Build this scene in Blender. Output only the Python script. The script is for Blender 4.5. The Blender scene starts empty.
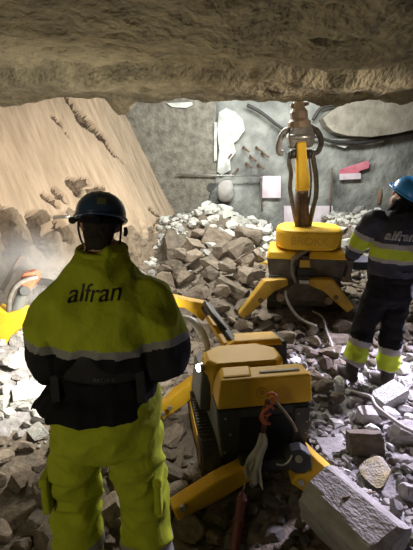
import bpy, bmesh, math, random
from mathutils import Vector, Matrix, noise
from mathutils.bvhtree import BVHTree

SC = bpy.context.scene
COL = SC.collection
R = math.radians
V = Vector

# ---------------------------------------------------------------- camera, light, exposure
CAM_H, PITCH, FPX = 1.9, R(14.6), 415.0
cd = bpy.data.cameras.new('camera')
cam = bpy.data.objects.new('camera', cd); COL.objects.link(cam)
cam.location = (0, 0, CAM_H); cam.rotation_euler = (math.pi/2 - PITCH, 0, 0)
cd.sensor_fit = 'VERTICAL'; cd.sensor_height = 24.0; cd.lens = FPX/550*24.0
cd.clip_start = 0.05; cd.clip_end = 60
SC.camera = cam

SC.view_settings.view_transform = 'Standard'
SC.view_settings.look = 'None'
SC.view_settings.gamma = 1.0
SC.view_settings.use_curve_mapping = False
SC.view_settings.exposure = 0.0

w = bpy.data.worlds.new('world'); SC.world = w; w.use_nodes = True
w.node_tree.nodes['Background'].inputs[0].default_value = (1.0, .86, .66, 1)
w.node_tree.nodes['Background'].inputs[1].default_value = 0.012


def light(name, kind, loc, target, power, color, size=.3, size_y=None, angle=None, blend=.5):
    d = bpy.data.lights.new(name, kind)
    d.energy = power; d.color = color
    if kind == 'AREA':
        d.size = size
        if size_y:
            d.shape = 'RECTANGLE'; d.size_y = size_y
    else:
        d.shadow_soft_size = size
    if kind == 'SPOT':
        d.spot_size = R(angle); d.spot_blend = blend
    o = bpy.data.objects.new(name, d); COL.objects.link(o)
    o.location = loc
    o.rotation_euler = (V(target) - V(loc)).to_track_quat('-Z', 'Y').to_euler()
    return o

# unseen flood lamps of the site: over the far wall, low on the left in front of the worker, at the right beyond the frame; the over, up and rear lights are added fills
light('flood_back', 'AREA', (.9, 5.7, 3.5), (.7, 8.0, 1.2), 185, (.98, 1.0, .95), 2.4, .5)
light('fill_over', 'AREA', (.75, 6.0, 2.98), (.55, 3.0, .4), 150, (1.0, .95, .86), 1.2, .16)  # added unseen fill that brightens the robot tops
light('flood_left', 'AREA', (-.66, 2.75, 1.05), (-2.15, 4.2, .8), 95, (1.0, .95, .86), .35, .3)
light('flood_bank', 'SPOT', (2.5, 3.3, 2.1), (-1.75, 5.3, 2.15), 520, (1.0, .86, .72), .25, angle=54, blend=.7)
light('flood_right', 'SPOT', (2.9, 4.2, 1.95), (1.25, 2.6, 0), 1500, (.83, .76, 1.0), .2, angle=66, blend=.8)
light('fill_up', 'SPOT', (-1.1, 4.55, .8), (-.1, 2.0, 2.7), 200, (1.0, .87, .62), .15, angle=88, blend=.8)  # added unseen uplight that brightens the ceiling
light('fill_rear', 'AREA', (-1.7, -.7, 1.5), (.1, 2.4, .8), 12, (1.0, .88, .62), .6, .4)  # added weak fill from behind the camera, no known source

# ---------------------------------------------------------------- pixel helper (design aid: pixel + distance -> point in the place)
CS, SN = math.cos(PITCH), math.sin(PITCH)
def ray(x, y):
    u = (x - 206.5)/FPX; v = (275 - y)/FPX
    return V((u, CS + v*SN, -SN + v*CS))
def P(x, y, Y):
    d = ray(x, y); return V((0, 0, CAM_H)) + d*(Y/d.y)

# ---------------------------------------------------------------- materials
def mat(name, col, rough=.8, var=.25, scale=8, bump=.0, bscale=40, metal=0.0, rand=0.0, col2=None, stretch=None, spec=.4, detail=6, bdist=.02, uv=False):
    m = bpy.data.materials.new(name); m.use_nodes = True
    nt = m.node_tree; N = nt.nodes; L = nt.links
    b = N['Principled BSDF']
    b.inputs['Roughness'].default_value = rough
    b.inputs['Metallic'].default_value = metal
    b.inputs['Specular IOR Level'].default_value = spec
    tc = N.new('ShaderNodeTexCoord'); src = tc.outputs['UV' if uv else 'Object']
    if stretch:
        mp = N.new('ShaderNodeMapping'); mp.inputs['Rotation'].default_value = stretch[1]; mp.inputs['Scale'].default_value = stretch[0]
        L.new(src, mp.inputs['Vector']); src = mp.outputs['Vector']
    nz = N.new('ShaderNodeTexNoise'); nz.inputs['Scale'].default_value = scale; nz.inputs['Detail'].default_value = detail
    L.new(src, nz.inputs['Vector'])
    rp = N.new('ShaderNodeValToRGB')
    rp.color_ramp.elements[0].position = .3; rp.color_ramp.elements[1].position = .7
    c2 = col2 or tuple(min(1, c*(1+var)) for c in col)
    c1 = tuple(c*(1-var) for c in col) if not col2 else col
    rp.color_ramp.elements[0].color = (*c1, 1); rp.color_ramp.elements[1].color = (*c2, 1)
    L.new(nz.outputs['Fac'], rp.inputs['Fac'])
    out = rp.outputs['Color']
    if rand:
        oi = N.new('ShaderNodeObjectInfo')
        mr = N.new('ShaderNodeMapRange'); mr.inputs['To Min'].default_value = 1-rand; mr.inputs['To Max'].default_value = 1+rand
        L.new(oi.outputs['Random'], mr.inputs['Value'])
        mx = N.new('ShaderNodeVectorMath'); mx.operation = 'SCALE'
        L.new(out, mx.inputs[0]); L.new(mr.outputs['Result'], mx.inputs['Scale']); out = mx.outputs['Vector']
    L.new(out, b.inputs['Base Color'])
    if bump:
        n2 = N.new('ShaderNodeTexNoise'); n2.inputs['Scale'].default_value = bscale; n2.inputs['Detail'].default_value = 8
        L.new(src, n2.inputs['Vector'])
        bp = N.new('ShaderNodeBump'); bp.inputs['Strength'].default_value = bump; bp.inputs['Distance'].default_value = bdist
        L.new(n2.outputs['Fac'], bp.inputs['Height']); L.new(bp.outputs['Normal'], b.inputs['Normal'])
    return m

def emit(name, col, s):
    m = bpy.data.materials.new(name); m.use_nodes = True
    b = m.node_tree.nodes['Principled BSDF']
    b.inputs['Base Color'].default_value = (.9, .9, .9, 1)
    b.inputs['Emission Color'].default_value = (*col, 1); b.inputs['Emission Strength'].default_value = s
    return m

M = {}
M['ground'] = mat('dusty_rubble_ground', (.10, .082, .062), .95, scale=14, bump=1, bscale=30, col2=(.20, .165, .125))
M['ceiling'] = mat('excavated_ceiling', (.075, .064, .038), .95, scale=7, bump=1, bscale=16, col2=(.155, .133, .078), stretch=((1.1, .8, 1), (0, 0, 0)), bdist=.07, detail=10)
M['bank'] = mat('cut_earth', (.27, .205, .14), .95, scale=4, bump=.9, bscale=7, col2=(.40, .31, .22), bdist=.05, stretch=((2.6, .42, 1), (0, 0, .10)), uv=True, detail=10)
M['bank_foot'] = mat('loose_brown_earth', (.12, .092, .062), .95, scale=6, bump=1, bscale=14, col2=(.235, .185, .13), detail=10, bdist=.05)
M['bank_broken'] = mat('dark_broken_earth', (.07, .05, .033), .95, scale=9, bump=.9, bscale=20, col2=(.15, .11, .075), bdist=.04)
M['wall'] = mat('blotchy_concrete', (.085, .09, .085), .9, scale=2.6, bump=.9, bscale=9, col2=(.36, .37, .345), detail=12, bdist=.05, stretch=((1, 1, .8), (0, 0, 0)))
M['wall_rough'] = mat('grainy_concrete', (.11, .102, .085), .95, scale=9, bump=1, bscale=26, col2=(.235, .22, .185), detail=12, bdist=.03)
M['plaster'] = mat('white_plaster', (.24, .245, .235), .9, scale=5, bump=.5, bscale=20, col2=(.60, .61, .59), detail=10)
M['beam'] = mat('beam_concrete', (.19, .172, .138), .9, scale=6, bump=.7, bscale=20, col2=(.32, .295, .245), detail=9)
M['rock_brown'] = mat('dusty_brown_rubble', (.125, .103, .078), .95, scale=2.5, bump=.4, bscale=9, bdist=.05, detail=10, col2=(.25, .205, .158), rand=.3)
M['rock_grey'] = mat('grey_concrete_rubble', (.26, .245, .23), .92, scale=2.5, bump=.35, bscale=11, bdist=.05, detail=10, col2=(.42, .40, .39), rand=.28)
M['rock_stained'] = mat('yellow_stained_concrete', (.38, .36, .35), .92, scale=.7, bump=.4, bscale=11, col2=(.34, .28, .07), bdist=.05)
M['rock_pale'] = mat('pale_rubble', (.48, .48, .44), .92, scale=2.5, bump=.7, bscale=6, bdist=.05, detail=10, col2=(.68, .68, .63), rand=.22)
M['rock_dark'] = mat('dark_gravel', (.07, .066, .06), .95, scale=9, bump=.6, bscale=25, col2=(.14, .13, .12), rand=.3)
M['rock_green'] = mat('olive_stone', (.10, .11, .07), .9, scale=7, bump=.4, bscale=25, col2=(.16, .17, .10))
M['yellow'] = mat('machine_yellow', (.62, .36, .022), .55, scale=5, bump=.06, bscale=60, col2=(.76, .46, .03), spec=.25)
M['yellow_dusty'] = mat('dusty_machine_yellow', (.34, .205, .028), .65, scale=6, bump=.1, bscale=60, col2=(.58, .36, .045), spec=.35)
M['dark'] = mat('machine_dark_grey', (.028, .028, .026), .55, scale=7, bump=.05, bscale=60, col2=(.05, .05, .046))
M['dark_dusty'] = mat('dusty_machine_grey', (.05, .042, .032), .8, scale=9, bump=.2, bscale=60, col2=(.115, .095, .068))
M['side_grey'] = mat('side_panel_grey', (.11, .115, .105), .6, scale=7, col2=(.15, .155, .14))
M['track'] = mat('rubber_track', (.03, .028, .022), .9, scale=12, bump=.3, bscale=50, col2=(.075, .068, .05))
M['steel'] = mat('worn_steel', (.30, .29, .27), .4, scale=9, col2=(.45, .44, .42), metal=.8)
M['rust'] = mat('rusty_steel', (.10, .06, .04), .8, scale=15, bump=.2, bscale=50, col2=(.19, .12, .08))
M['arm_brown'] = mat('dusty_brown_steel', (.15, .10, .06), .7, scale=10, bump=.2, bscale=50, col2=(.26, .19, .12))
M['hose'] = mat('black_hose', (.02, .02, .02), .5, scale=20, col2=(.045, .042, .038))
M['hose_grey'] = mat('dusty_grey_hose', (.11, .10, .085), .7, scale=20, col2=(.20, .185, .155))
M['cable_grey'] = mat('grey_cable', (.33, .31, .29), .7, scale=20, col2=(.45, .43, .41))
M['white_grey'] = mat('scuffed_white_hose', (.42, .44, .44), .5, scale=12, col2=(.62, .64, .64))
M['red'] = mat('orange_red_cable', (.34, .075, .035), .5, scale=14, col2=(.58, .17, .085))
M['maroon'] = mat('maroon_rubber', (.085, .022, .018), .5, scale=14, col2=(.15, .045, .034))
M['rag'] = mat('grey_cloth', (.36, .34, .29), .95, scale=10, bump=.3, bscale=50, col2=(.52, .50, .44))
M['hivis'] = mat('hi_vis_yellow_cloth', (.31, .355, .018), .85, scale=6, bump=.6, bscale=9, col2=(.40, .455, .025), bdist=.04, spec=.2)
M['hivis_lime'] = mat('hi_vis_lime_cloth', (.48, .62, .03), .8, scale=6, bump=.25, bscale=22, col2=(.56, .70, .05))
M['reflect'] = mat('reflective_band', (.20, .205, .19), .5, scale=10, col2=(.26, .265, .25))
M['reflect_light'] = mat('light_reflective_band', (.32, .31, .30), .5, scale=10, col2=(.42, .41, .40))
M['black_cloth'] = mat('black_cloth', (.006, .006, .007), .9, scale=8, bump=.25, bscale=25, col2=(.012, .012, .0135), spec=.2)
M['charcoal'] = mat('charcoal_cuff', (.014, .015, .016), .85, scale=8, bump=.25, bscale=25, col2=(.022, .023, .025), spec=.2)
M['navy'] = mat('navy_cloth', (.035, .036, .055), .85, scale=8, bump=.25, bscale=25, col2=(.055, .056, .085))
M['belt'] = mat('black_webbing', (.008, .008, .009), .7, scale=20, col2=(.016, .016, .018))
M['skin'] = mat('skin', (.42, .24, .17), .6, scale=12, col2=(.50, .30, .22))
M['hair'] = mat('dark_hair', (.012, .009, .007), .8, scale=40, bump=.5, bscale=120, col2=(.03, .022, .016))
M['helmet_navy'] = mat('navy_helmet_shell', (.020, .045, .095), .3, scale=5, col2=(.028, .06, .125), spec=.5)
M['helmet_blue'] = mat('bright_blue_helmet_shell', (.03, .27, .74), .3, scale=5, col2=(.04, .32, .82), spec=.5)
M['sticker'] = mat('olive_sticker', (.14, .16, .07), .5, scale=12, col2=(.19, .21, .10))
M['boot'] = mat('dusty_boot_leather', (.03, .026, .022), .8, scale=14, col2=(.075, .065, .055))
M['glove'] = mat('dark_glove', (.03, .03, .032), .8, scale=14, col2=(.05, .05, .052))
M['ink'] = mat('black_print', (.01, .011, .008), .6, scale=20)
M['ink_grey'] = mat('grey_print', (.36, .37, .38), .6, scale=20)
M['ink_dim'] = mat('dim_grey_print', (.09, .09, .09), .6, scale=20)
M['pink'] = mat('pinkish_white_oblong', (.52, .43, .49), .7, scale=5, col2=(.74, .68, .74), detail=8)
M['red_mark'] = mat('red_mark_tone', (.50, .10, .16), .8, scale=5, col2=(.66, .26, .32))
M['hole'] = mat('painted_hole_dark', (.035, .035, .035), .95, scale=8, bump=.5, col2=(.075, .073, .07))
M['lens'] = emit('headlight_lens', (1, .97, .9), 14)

# ---------------------------------------------------------------- mesh helpers
class MB:
    """collects shapes in one bmesh; T maps the thing's own axes into the place"""
    def __init__(self, T=None):
        self.bm = bmesh.new(); self.T = T or Matrix.Identity(4)
    def _v(self, p): return self.bm.verts.new(self.T @ V(p))
    def hexa(self, p):        # 8 corners: bottom ring then top ring
        v = [self._v(q) for q in p]
        for f in ((3, 2, 1, 0), (4, 5, 6, 7), (0, 1, 5, 4), (1, 2, 6, 5), (2, 3, 7, 6), (3, 0, 4, 7)):
            self.bm.faces.new([v[i] for i in f])
        return self
    def box(self, x0, x1, y0, y1, z0, z1):
        return self.hexa([(x0, y0, z0), (x1, y0, z0), (x1, y1, z0), (x0, y1, z0), (x0, y0, z1), (x1, y0, z1), (x1, y1, z1), (x0, y1, z1)])
    def prism(self, pts, d):  # polygon (3d points) pushed along d
        d = V(d); a = [self._v(p) for p in pts]; b = [self._v(V(p)+d) for p in pts]
        n = len(pts)
        self.bm.faces.new(a[::-1]); self.bm.faces.new(b)
        for i in range(n): self.bm.faces.new([a[i], a[(i+1) % n], b[(i+1) % n], b[i]])
        return self
    def beam(self, pts, ws, hs, up=(0, 0, 1)):   # rectangular section along a polyline
        pts = [V(p) for p in pts]; rings = []
        up = V(up)
        for i, p in enumerate(pts):
            t = (pts[min(i+1, len(pts)-1)] - pts[max(i-1, 0)]).normalized()
            s = t.cross(up).normalized(); u = s.cross(t).normalized()
            w_, h_ = ws[i]/2, hs[i]/2
            rings.append([self._v(p + s*a*w_ + u*b*h_) for a, b in ((-1, -1), (1, -1), (1, 1), (-1, 1))])
        self._skin(rings); return self
    def _skin(self, rings, cap=True):
        n = len(rings[0])
        for a, b in zip(rings, rings[1:]):
            for i in range(n): self.bm.faces.new([a[i], a[(i+1) % n], b[(i+1) % n], b[i]])
        if cap:
            self.bm.faces.new(rings[0][::-1]); self.bm.faces.new(rings[-1])
    def tube(self, pts, r, seg=10, smooth=0, sq=None):
        pts = [V(p) for p in pts]
        rr = list(r) if isinstance(r, (list, tuple)) else [r]*len(pts)
        if smooth: pts, rr = spline(pts, rr, smooth)
        rings = []; s = None
        for i, p in enumerate(pts):
            t = pts[min(i+1, len(pts)-1)] - pts[max(i-1, 0)]
            t = t.normalized() if t.length > 1e-9 else V((0, 0, 1))
            if s is None:
                s = t.cross(V((0, 1, 0)) if abs(t.y) < .9 else V((1, 0, 0))).normalized()
            else:
                s = (s - t*s.dot(t)).normalized()
            u = t.cross(s)
            a, b = (1, 1) if not sq else sq
            rings.append([self._v(p + (s*math.cos(q)*a + u*math.sin(q)*b)*rr[i]) for q in [2*math.pi*k/seg for k in range(seg)]])
        self._skin(rings); return self
    def cyl(self, a, b, r, r2=None, seg=16):
        return self.tube([a, b], [r, r if r2 is None else r2], seg)
    def rings(self, spec, seg=28, pw=1.0):   # stacked horizontal ellipses: (cx, cy, z, rx, ry[, tilt])
        out = []
        for s in spec:
            cx, cy, z, rx, ry = s[:5]
            ring = []
            for k in range(seg):
                q = 2*math.pi*k/seg
                c, n = math.cos(q), math.sin(q)
                ring.append(self._v((cx + rx*math.copysign(abs(c)**pw, c), cy + ry*math.copysign(abs(n)**pw, n), z)))
            out.append(ring)
        self._skin(out); return self
    def ball(self, c, r, sub=3):
        r = r if isinstance(r, (tuple, list)) else (r, r, r)
        g = bmesh.ops.create_icosphere(self.bm, subdivisions=sub, radius=1)
        for v in g['verts']: v.co = self.T @ (V(c) + V((v.co.x*r[0], v.co.y*r[1], v.co.z*r[2])))
        return self
    def build(self, name, m, parent=None, bevel=0, smooth=False, label=None, segs=2):
        bmesh.ops.recalc_face_normals(self.bm, faces=self.bm.faces)
        me = bpy.data.meshes.new(name); self.bm.to_mesh(me); self.bm.free()
        return link(name, me, m, parent, bevel, smooth, label, segs)

def link(name, me, m, parent=None, bevel=0, smooth=False, label=None, segs=2):
    o = bpy.data.objects.new(name, me); COL.objects.link(o)
    for q in (m if isinstance(m, list) else [m]):
        me.materials.append(M[q] if isinstance(q, str) else q)
    if smooth:
        for p in me.polygons: p.use_smooth = True
    if bevel:
        b = o.modifiers.new('edge', 'BEVEL'); b.width = bevel; b.segments = segs; b.limit_method = 'ANGLE'; b.angle_limit = R(35)
    if parent is not None:
        o.parent = parent; o.matrix_parent_inverse = world_of(parent).inverted()
    if label: o['label'] = label
    return o

def world_of(o):
    m = o.matrix_basis.copy()
    if o.parent is not None: m = world_of(o.parent) @ o.matrix_parent_inverse @ m
    return m

def spline(pts, rr, n):
    P_, R_ = [], []
    for i in range(len(pts)-1):
        p0 = pts[max(i-1, 0)]; p1 = pts[i]; p2 = pts[i+1]; p3 = pts[min(i+2, len(pts)-1)]
        for k in range(n):
            t = k/n
            P_.append(.5*((2*p1) + (p2-p0)*t + (2*p0-5*p1+4*p2-p3)*t*t + (3*p1-p0-3*p2+p3)*t**3))
            R_.append(rr[i]*(1-t)+rr[i+1]*t)
    P_.append(pts[-1]); R_.append(rr[-1])
    return P_, R_

def tag(o, label, cat, group=None, kind=None):
    o['label'] = label; o['category'] = cat
    if group: o['group'] = group
    if kind: o['kind'] = kind
    return o

def thing(name, label, cat, loc, group=None):
    o = bpy.data.objects.new(name, None); COL.objects.link(o)
    o.location = loc; o.empty_display_size = .1
    return tag(o, label, cat, group)

def structure(o):
    o['kind'] = 'structure'; return o

def fuse(mb, voxel, iters=6, wr=0.0, ws=9, stretch=(1, 1, 1)):
    """one continuous skin round everything in mb, lightly smoothed, with cloth-like wrinkles"""
    bmesh.ops.recalc_face_normals(mb.bm, faces=mb.bm.faces)
    me = bpy.data.meshes.new('tmp'); mb.bm.to_mesh(me); mb.bm.free()
    o = bpy.data.objects.new('tmp', me); COL.objects.link(o)
    r = o.modifiers.new('r', 'REMESH'); r.mode = 'VOXEL'; r.voxel_size = voxel; r.adaptivity = 0
    s = o.modifiers.new('s', 'SMOOTH'); s.iterations = iters; s.factor = .5
    dg = bpy.context.evaluated_depsgraph_get(); dg.update()
    out = bpy.data.meshes.new_from_object(o.evaluated_get(dg), depsgraph=dg)
    bpy.data.objects.remove(o); bpy.data.meshes.remove(me)
    if wr:
        nm = [v.normal.copy() for v in out.vertices]
        for v, n in zip(out.vertices, nm):
            c = v.co
            q = V((c.x*ws*stretch[0], c.y*ws*stretch[1], c.z*ws*stretch[2]))
            f = noise.noise(q) + .5*noise.noise(q*2.1)
            f2 = 1 - abs(noise.noise(q*1.3 + V((7, 3, 1))))*2.4      # ridged folds
            v.co = c + n*wr*(.6*f + .6*f2)
    for p in out.polygons: p.use_smooth = True
    return out

def lettering(text, size, frame, target_bvh, m, parent, shear=0.0, off=.003, name='lettering', width=None, offset=0.0):
    """letters laid onto a surface: frame = (origin, right, up), projected along -normal"""
    cu = bpy.data.curves.new('txt', 'FONT'); cu.body = text; cu.size = size; cu.shear = shear
    cu.align_x = 'CENTER'; cu.align_y = 'CENTER'; cu.offset = offset
    o = bpy.data.objects.new('txt', cu); COL.objects.link(o)
    dg = bpy.context.evaluated_depsgraph_get(); dg.update()
    me = bpy.data.meshes.new_from_object(o.evaluated_get(dg), depsgraph=dg)
    bpy.data.objects.remove(o)
    org, rt, up = V(frame[0]), V(frame[1]).normalized(), V(frame[2]).normalized()
    nrm = rt.cross(up).normalized()
    xs = [v.co.x for v in me.vertices]; k = 1.0
    if width: k = width/(max(xs)-min(xs))
    bm = bmesh.new(); bm.from_mesh(me)
    bmesh.ops.remove_doubles(bm, verts=bm.verts, dist=1e-5)
    bmesh.ops.triangulate(bm, faces=bm.faces)
    bmesh.ops.subdivide_edges(bm, edges=[e for e in bm.edges if e.calc_length() > size*.18], cuts=1)
    bmesh.ops.triangulate(bm, faces=bm.faces)
    for v in bm.verts:
        p = org + rt*v.co.x*k + up*v.co.y*k
        if target_bvh:
            h = target_bvh.ray_cast(p + nrm*.4, -nrm)
            if h[0] is not None: p = h[0]
        v.co = p + nrm*off
    bm.to_mesh(me); bm.free()
    bm2 = bmesh.new(); bm2.from_mesh(me)
    ret = bmesh.ops.extrude_face_region(bm2, geom=bm2.faces[:])
    for g in ret['geom']:
        if isinstance(g, bmesh.types.BMVert): g.co -= nrm*(off*.9)
    bmesh.ops.recalc_face_normals(bm2, faces=bm2.faces)
    bm2.to_mesh(me); bm2.free()
    me.name = name
    return link(name, me, m, parent)

def bvh_of(me):
    return BVHTree.FromPolygons([v.co.copy() for v in me.vertices], [tuple(p.vertices) for p in me.polygons])

# ---------------------------------------------------------------- terrain height
CTRL = [(0, -1, 0), (-2, 0, 0), (2, 0, 0), (0, .6, 0), (-1.5, 2, 0), (1.5, 2, .04), (0, 1.8, -.02), (0, 3, 0), (1.3, 3, 0), (2.5, 3, .1), (-1, 3.1, .06),
        (-1.8, 3.9, .3), (-2.4, 4.2, .62), (-3.2, 3, .5), (0, 4, .12), (1, 4.1, .12), (.7, 4.6, .18), (1.4, 4.8, .2), (-.3, 5, .33), (.2, 5.5, .48),
        (-.9, 5, .38), (-.7, 6, .42), (0, 6.5, .72), (.05, 7.5, 1.2), (.85, 7.5, .95), (1.3, 7.6, .62), (1.75, 7.6, .62), (2.35, 7.5, 1.05), (3.2, 7.5, 1.1), (2.5, 5, .3), (-.4, 7.6, 1.0),
        (1.1, 5.8, .5), (2.2, 6, .55), (3.5, 5, .35), (3.5, 1, 0), (-3.5, 1, .2), (.3, 2.6, 0), (1.0, 2.2, .02)]
def Hs(x, y):
    a = b = 0.0
    for cx, cy, cz in CTRL:
        w_ = 1.0/((x-cx)**2 + (y-cy)**2 + .05)**2
        a += w_*cz; b += w_
    return a/b
def H(x, y):
    return Hs(x, y) + .035*noise.noise(V((x*2.3, y*2.3, 0))) + .016*noise.noise(V((x*7, y*7, 3)))
def ground_at(x, y):
    d = ray(x, y); t = .8
    while t < 9.5:
        p = V((0, 0, CAM_H)) + d*t
        if p.z <= Hs(p.x, p.y): return p
        t += .03
    return None

def grid_mesh(name, nx, ny, fn, m, uv=None):
    vs = []; fs = []
    for j in range(ny+1):
        for i in range(nx+1): vs.append(fn(i/nx, j/ny))
    for j in range(ny):
        for i in range(nx):
            a = j*(nx+1)+i; fs.append((a, a+1, a+nx+2, a+nx+1))
    me = bpy.data.meshes.new(name); me.from_pydata(vs, [], fs); me.update()
    if uv:
        ul = me.uv_layers.new(name='along')
        for l in me.loops:
            q = l.vertex_index; ul.data[l.index].uv = (uv[0]*(q % (nx+1))/nx, uv[1]*(q//(nx+1))/ny)
    return link(name, me, m, smooth=True)

# ---------------------------------------------------------------- the setting
def floor_fn(u, v):
    x = -4.2 + 8.4*u; y = -2 + 10.4*v
    return (x, y, H(x, y))
M['ground_grey'] = mat('grey_concrete_dust', (.20, .19, .185), .95, scale=14, bump=1, bscale=30, col2=(.33, .32, .315))
fl = structure(grid_mesh('floor', 150, 180, floor_fn, ['ground', 'ground_grey']))
for f_ in fl.data.polygons:
    c = f_.center
    if c.x > .72 + .2*noise.noise(c*2) and c.y < 4.1 + .3*noise.noise(c*1.7) or c.x < -1.0 + .2*noise.noise(c*2) and 2.5 < c.y + .4*noise.noise(c*2.2) < 4.3: f_.material_index = 1

# excavated underside overhead, its edge ends in front of the far machine
def edge_y(x): return 4.95 + .10*noise.noise(V((x*1.7, 0, 0))) + .05*noise.noise(V((x*6, 4, 0))) + .05*math.sin(x*1.2)
def step_y(x): return 3.75 + .16*noise.noise(V((x*1.3, 9, 0))) + .10*noise.noise(V((x*4.5, 2, 0)))
def ceil_fn(u, v):
    x = -4.6 + 9.2*u
    e = edge_y(x)
    if v < .9:
        y = -2.2 + (e+2.2)*(v/.9)
        z = 2.66 + .05*noise.noise(V((x*1.1, y*1.6, 5))) + .04*noise.noise(V((x*3.0, y*1.5, 1))) + .02*noise.noise(V((x*7.5, y*3.2, 1))) + .018*noise.noise(V((x*17, y*8, 1)))
        # broken hollows along the flake and the flake's step
        s = (y - step_y(x))
        z -= .085/(1+math.exp(-s*55)); z += .06*math.exp(-((s+.10)/.06)**2)*(noise.noise(V((x*1.5, 3, 3))) > -.25)
        pock = noise.noise(V((x*2.6+3, y*5, 8)))
        if pock > .38: z += (pock-.38)*.35
        # a lump that hangs at the edge on the left
        z -= .17*math.exp(-(((x+.93)/.13)**4 + ((y-4.85)/.2)**2))
        z -= .05*math.exp(-(((x+2.2)/.3)**2 + ((y-4.8)/.2)**2))
        z += .025*min(1, max(0, y-4.0))
        return (x, y, z)
    t = (v-.9)/.1
    y = e + .03*math.sin(t*9+x*5) + .05*noise.noise(V((x*4, t*3, 6)))
    return (x, y, 2.66 + t*.6)
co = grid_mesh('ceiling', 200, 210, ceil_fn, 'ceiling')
so = co.modifiers.new('thick', 'SOLIDIFY'); so.thickness = .06; so.offset = 1
structure(co)

# slanting cut bank of earth on the left
P1, P2, P3 = V((-1.467, 8.0, 2.98)), V((-.32, 8.0, .62)), V((-2.06, 4.0, .6))
BN = (P2-P1).cross(P3-P2).normalized()
if BN.x < 0: BN = -BN
BH = (P3-P2); BH.z = 0; BH.normalize()          # along the foot, towards the camera
BU = BN.cross(BH).normalized()
if BU.z < 0: BU = -BU
def bank_fn(u, v):
    s = -.45 + u*8.2; t = -1.0 + v*5.2
    p = P2 + BH*s + BU*t
    # diagonal tooth marks down the slope, blocks broken off, rough foot
    a = s*1.0 - .12*t
    d = .030*noise.noise(V((a*4.5, t*.4, 0))) + .022*noise.noise(V((a*12, t*.7, 4))) + .012*noise.noise(V((a*30, t*1.5, 9))) + .03*noise.noise(V((s*.7, t*.7, 2)))
    foot = max(0, 1 - max(0, (t+.1+.4*noise.noise(V((s*1.1, 5, 0)))))/.9)
    d += foot*(.10*noise.noise(V((s*3, t*3, 7))) + .09*abs(noise.noise(V((s*7, t*7, 1)))) + .05*noise.noise(V((s*17, t*17, 1))) + .06)
    # split running down from the top
    for (ps, pt, qs, qt, w_, dp) in CRACKS:
        ab = V((qs-ps, qt-pt)); ap = V((s-ps, t-pt)); k = max(0, min(1, ap.dot(ab)/ab.length_squared))
        dist = (ap - ab*k).length + .03*noise.noise(V((s*9, t*9, 3)))
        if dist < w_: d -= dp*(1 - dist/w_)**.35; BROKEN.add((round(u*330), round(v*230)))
    return p + BN*d
def bank_st(x, y):      # pixel -> (s, t) on the bank
    d = ray(x, y); o = V((0, 0, CAM_H)); k = (P2-o).dot(BN)/d.dot(BN); p = o + d*k - P2
    return p.dot(BH), p.dot(BU)
CRACKS = []; BROKEN = set()
for a, b, w_, dp in (((66, 94), (82, 118), .10, .15), ((82, 118), (92, 126), .14, .18), ((92, 126), (102, 137), .12, .16), ((102, 137), (112, 152), .09, .14), ((112, 152), (124, 163), .05, .08), ((54, 118), (60, 122), .07, .10), ((60, 122), (69, 136), .035, .06),
                     ((70, 183), (76, 192), .09, .14), ((80, 183), (88, 181), .07, .10), ((76, 192), (80, 186), .08, .12), ((42, 197), (56, 204), .06, .10), ((54, 192), (64, 200), .07, .10), ((88, 192), (104, 189), .06, .08),
                     ((150, 210), (172, 232), .05, .07), ((160, 215), (150, 235), .04, .06), ((38, 222), (44, 244), .16, .45), ((56, 224), (64, 238), .10, .25), ((6, 218), (12, 240), .13, .16), ((20, 236), (12, 262), .12, .18)):
    CRACKS.append((*bank_st(*a), *bank_st(*b), w_, dp))
bank = structure(grid_mesh('wall_left', 330, 230, bank_fn, ['bank', 'bank_broken', 'bank_foot'], (8.2, 5.2)))
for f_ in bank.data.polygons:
    if all((q % 331, q//331) in BROKEN for q in f_.vertices): f_.material_index = 1  # carved-in faces take the darker brown
    else:
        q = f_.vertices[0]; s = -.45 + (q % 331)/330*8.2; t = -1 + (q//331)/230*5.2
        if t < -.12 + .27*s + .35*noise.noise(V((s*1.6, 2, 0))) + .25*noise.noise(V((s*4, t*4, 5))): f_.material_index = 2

# far wall with its broken layers
def back_fn(u, v):
    x = -4 + 8.6*u; z = -.2 + 5*v
    d = .02*noise.noise(V((x*2, z*2, 1))) + .012*noise.noise(V((x*9, z*9, 1)))
    return (x, 8.02 + d, z)
structure(grid_mesh('wall_back', 170, 100, back_fn, 'wall'))
def slab_fn(poly_px, depth0, depth1, name, m, n=1):
    mb = MB(); pts = [P(x, y, depth1) for x, y in poly_px]
    mb.prism(pts, (0, depth0-depth1, 0))
    return mb.build(name, m, bevel=.012)
structure(slab_fn([(96, 60), (217, 60), (216, 112), (214, 140), (217, 172), (214, 186), (209, 196), (206, 215), (150, 225), (96, 215)], 8.1, 7.86, 'wall_back_facing', 'wall_rough'))
structure(slab_fn([(326, 55), (480, 55), (480, 122), (413, 130), (395, 134), (372, 137), (348, 136), (334, 132), (327, 126), (323, 118), (330, 112), (340, 106), (341, 98), (330, 92)], 8.1, 7.72, 'wall_back_beam', 'beam'))

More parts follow.
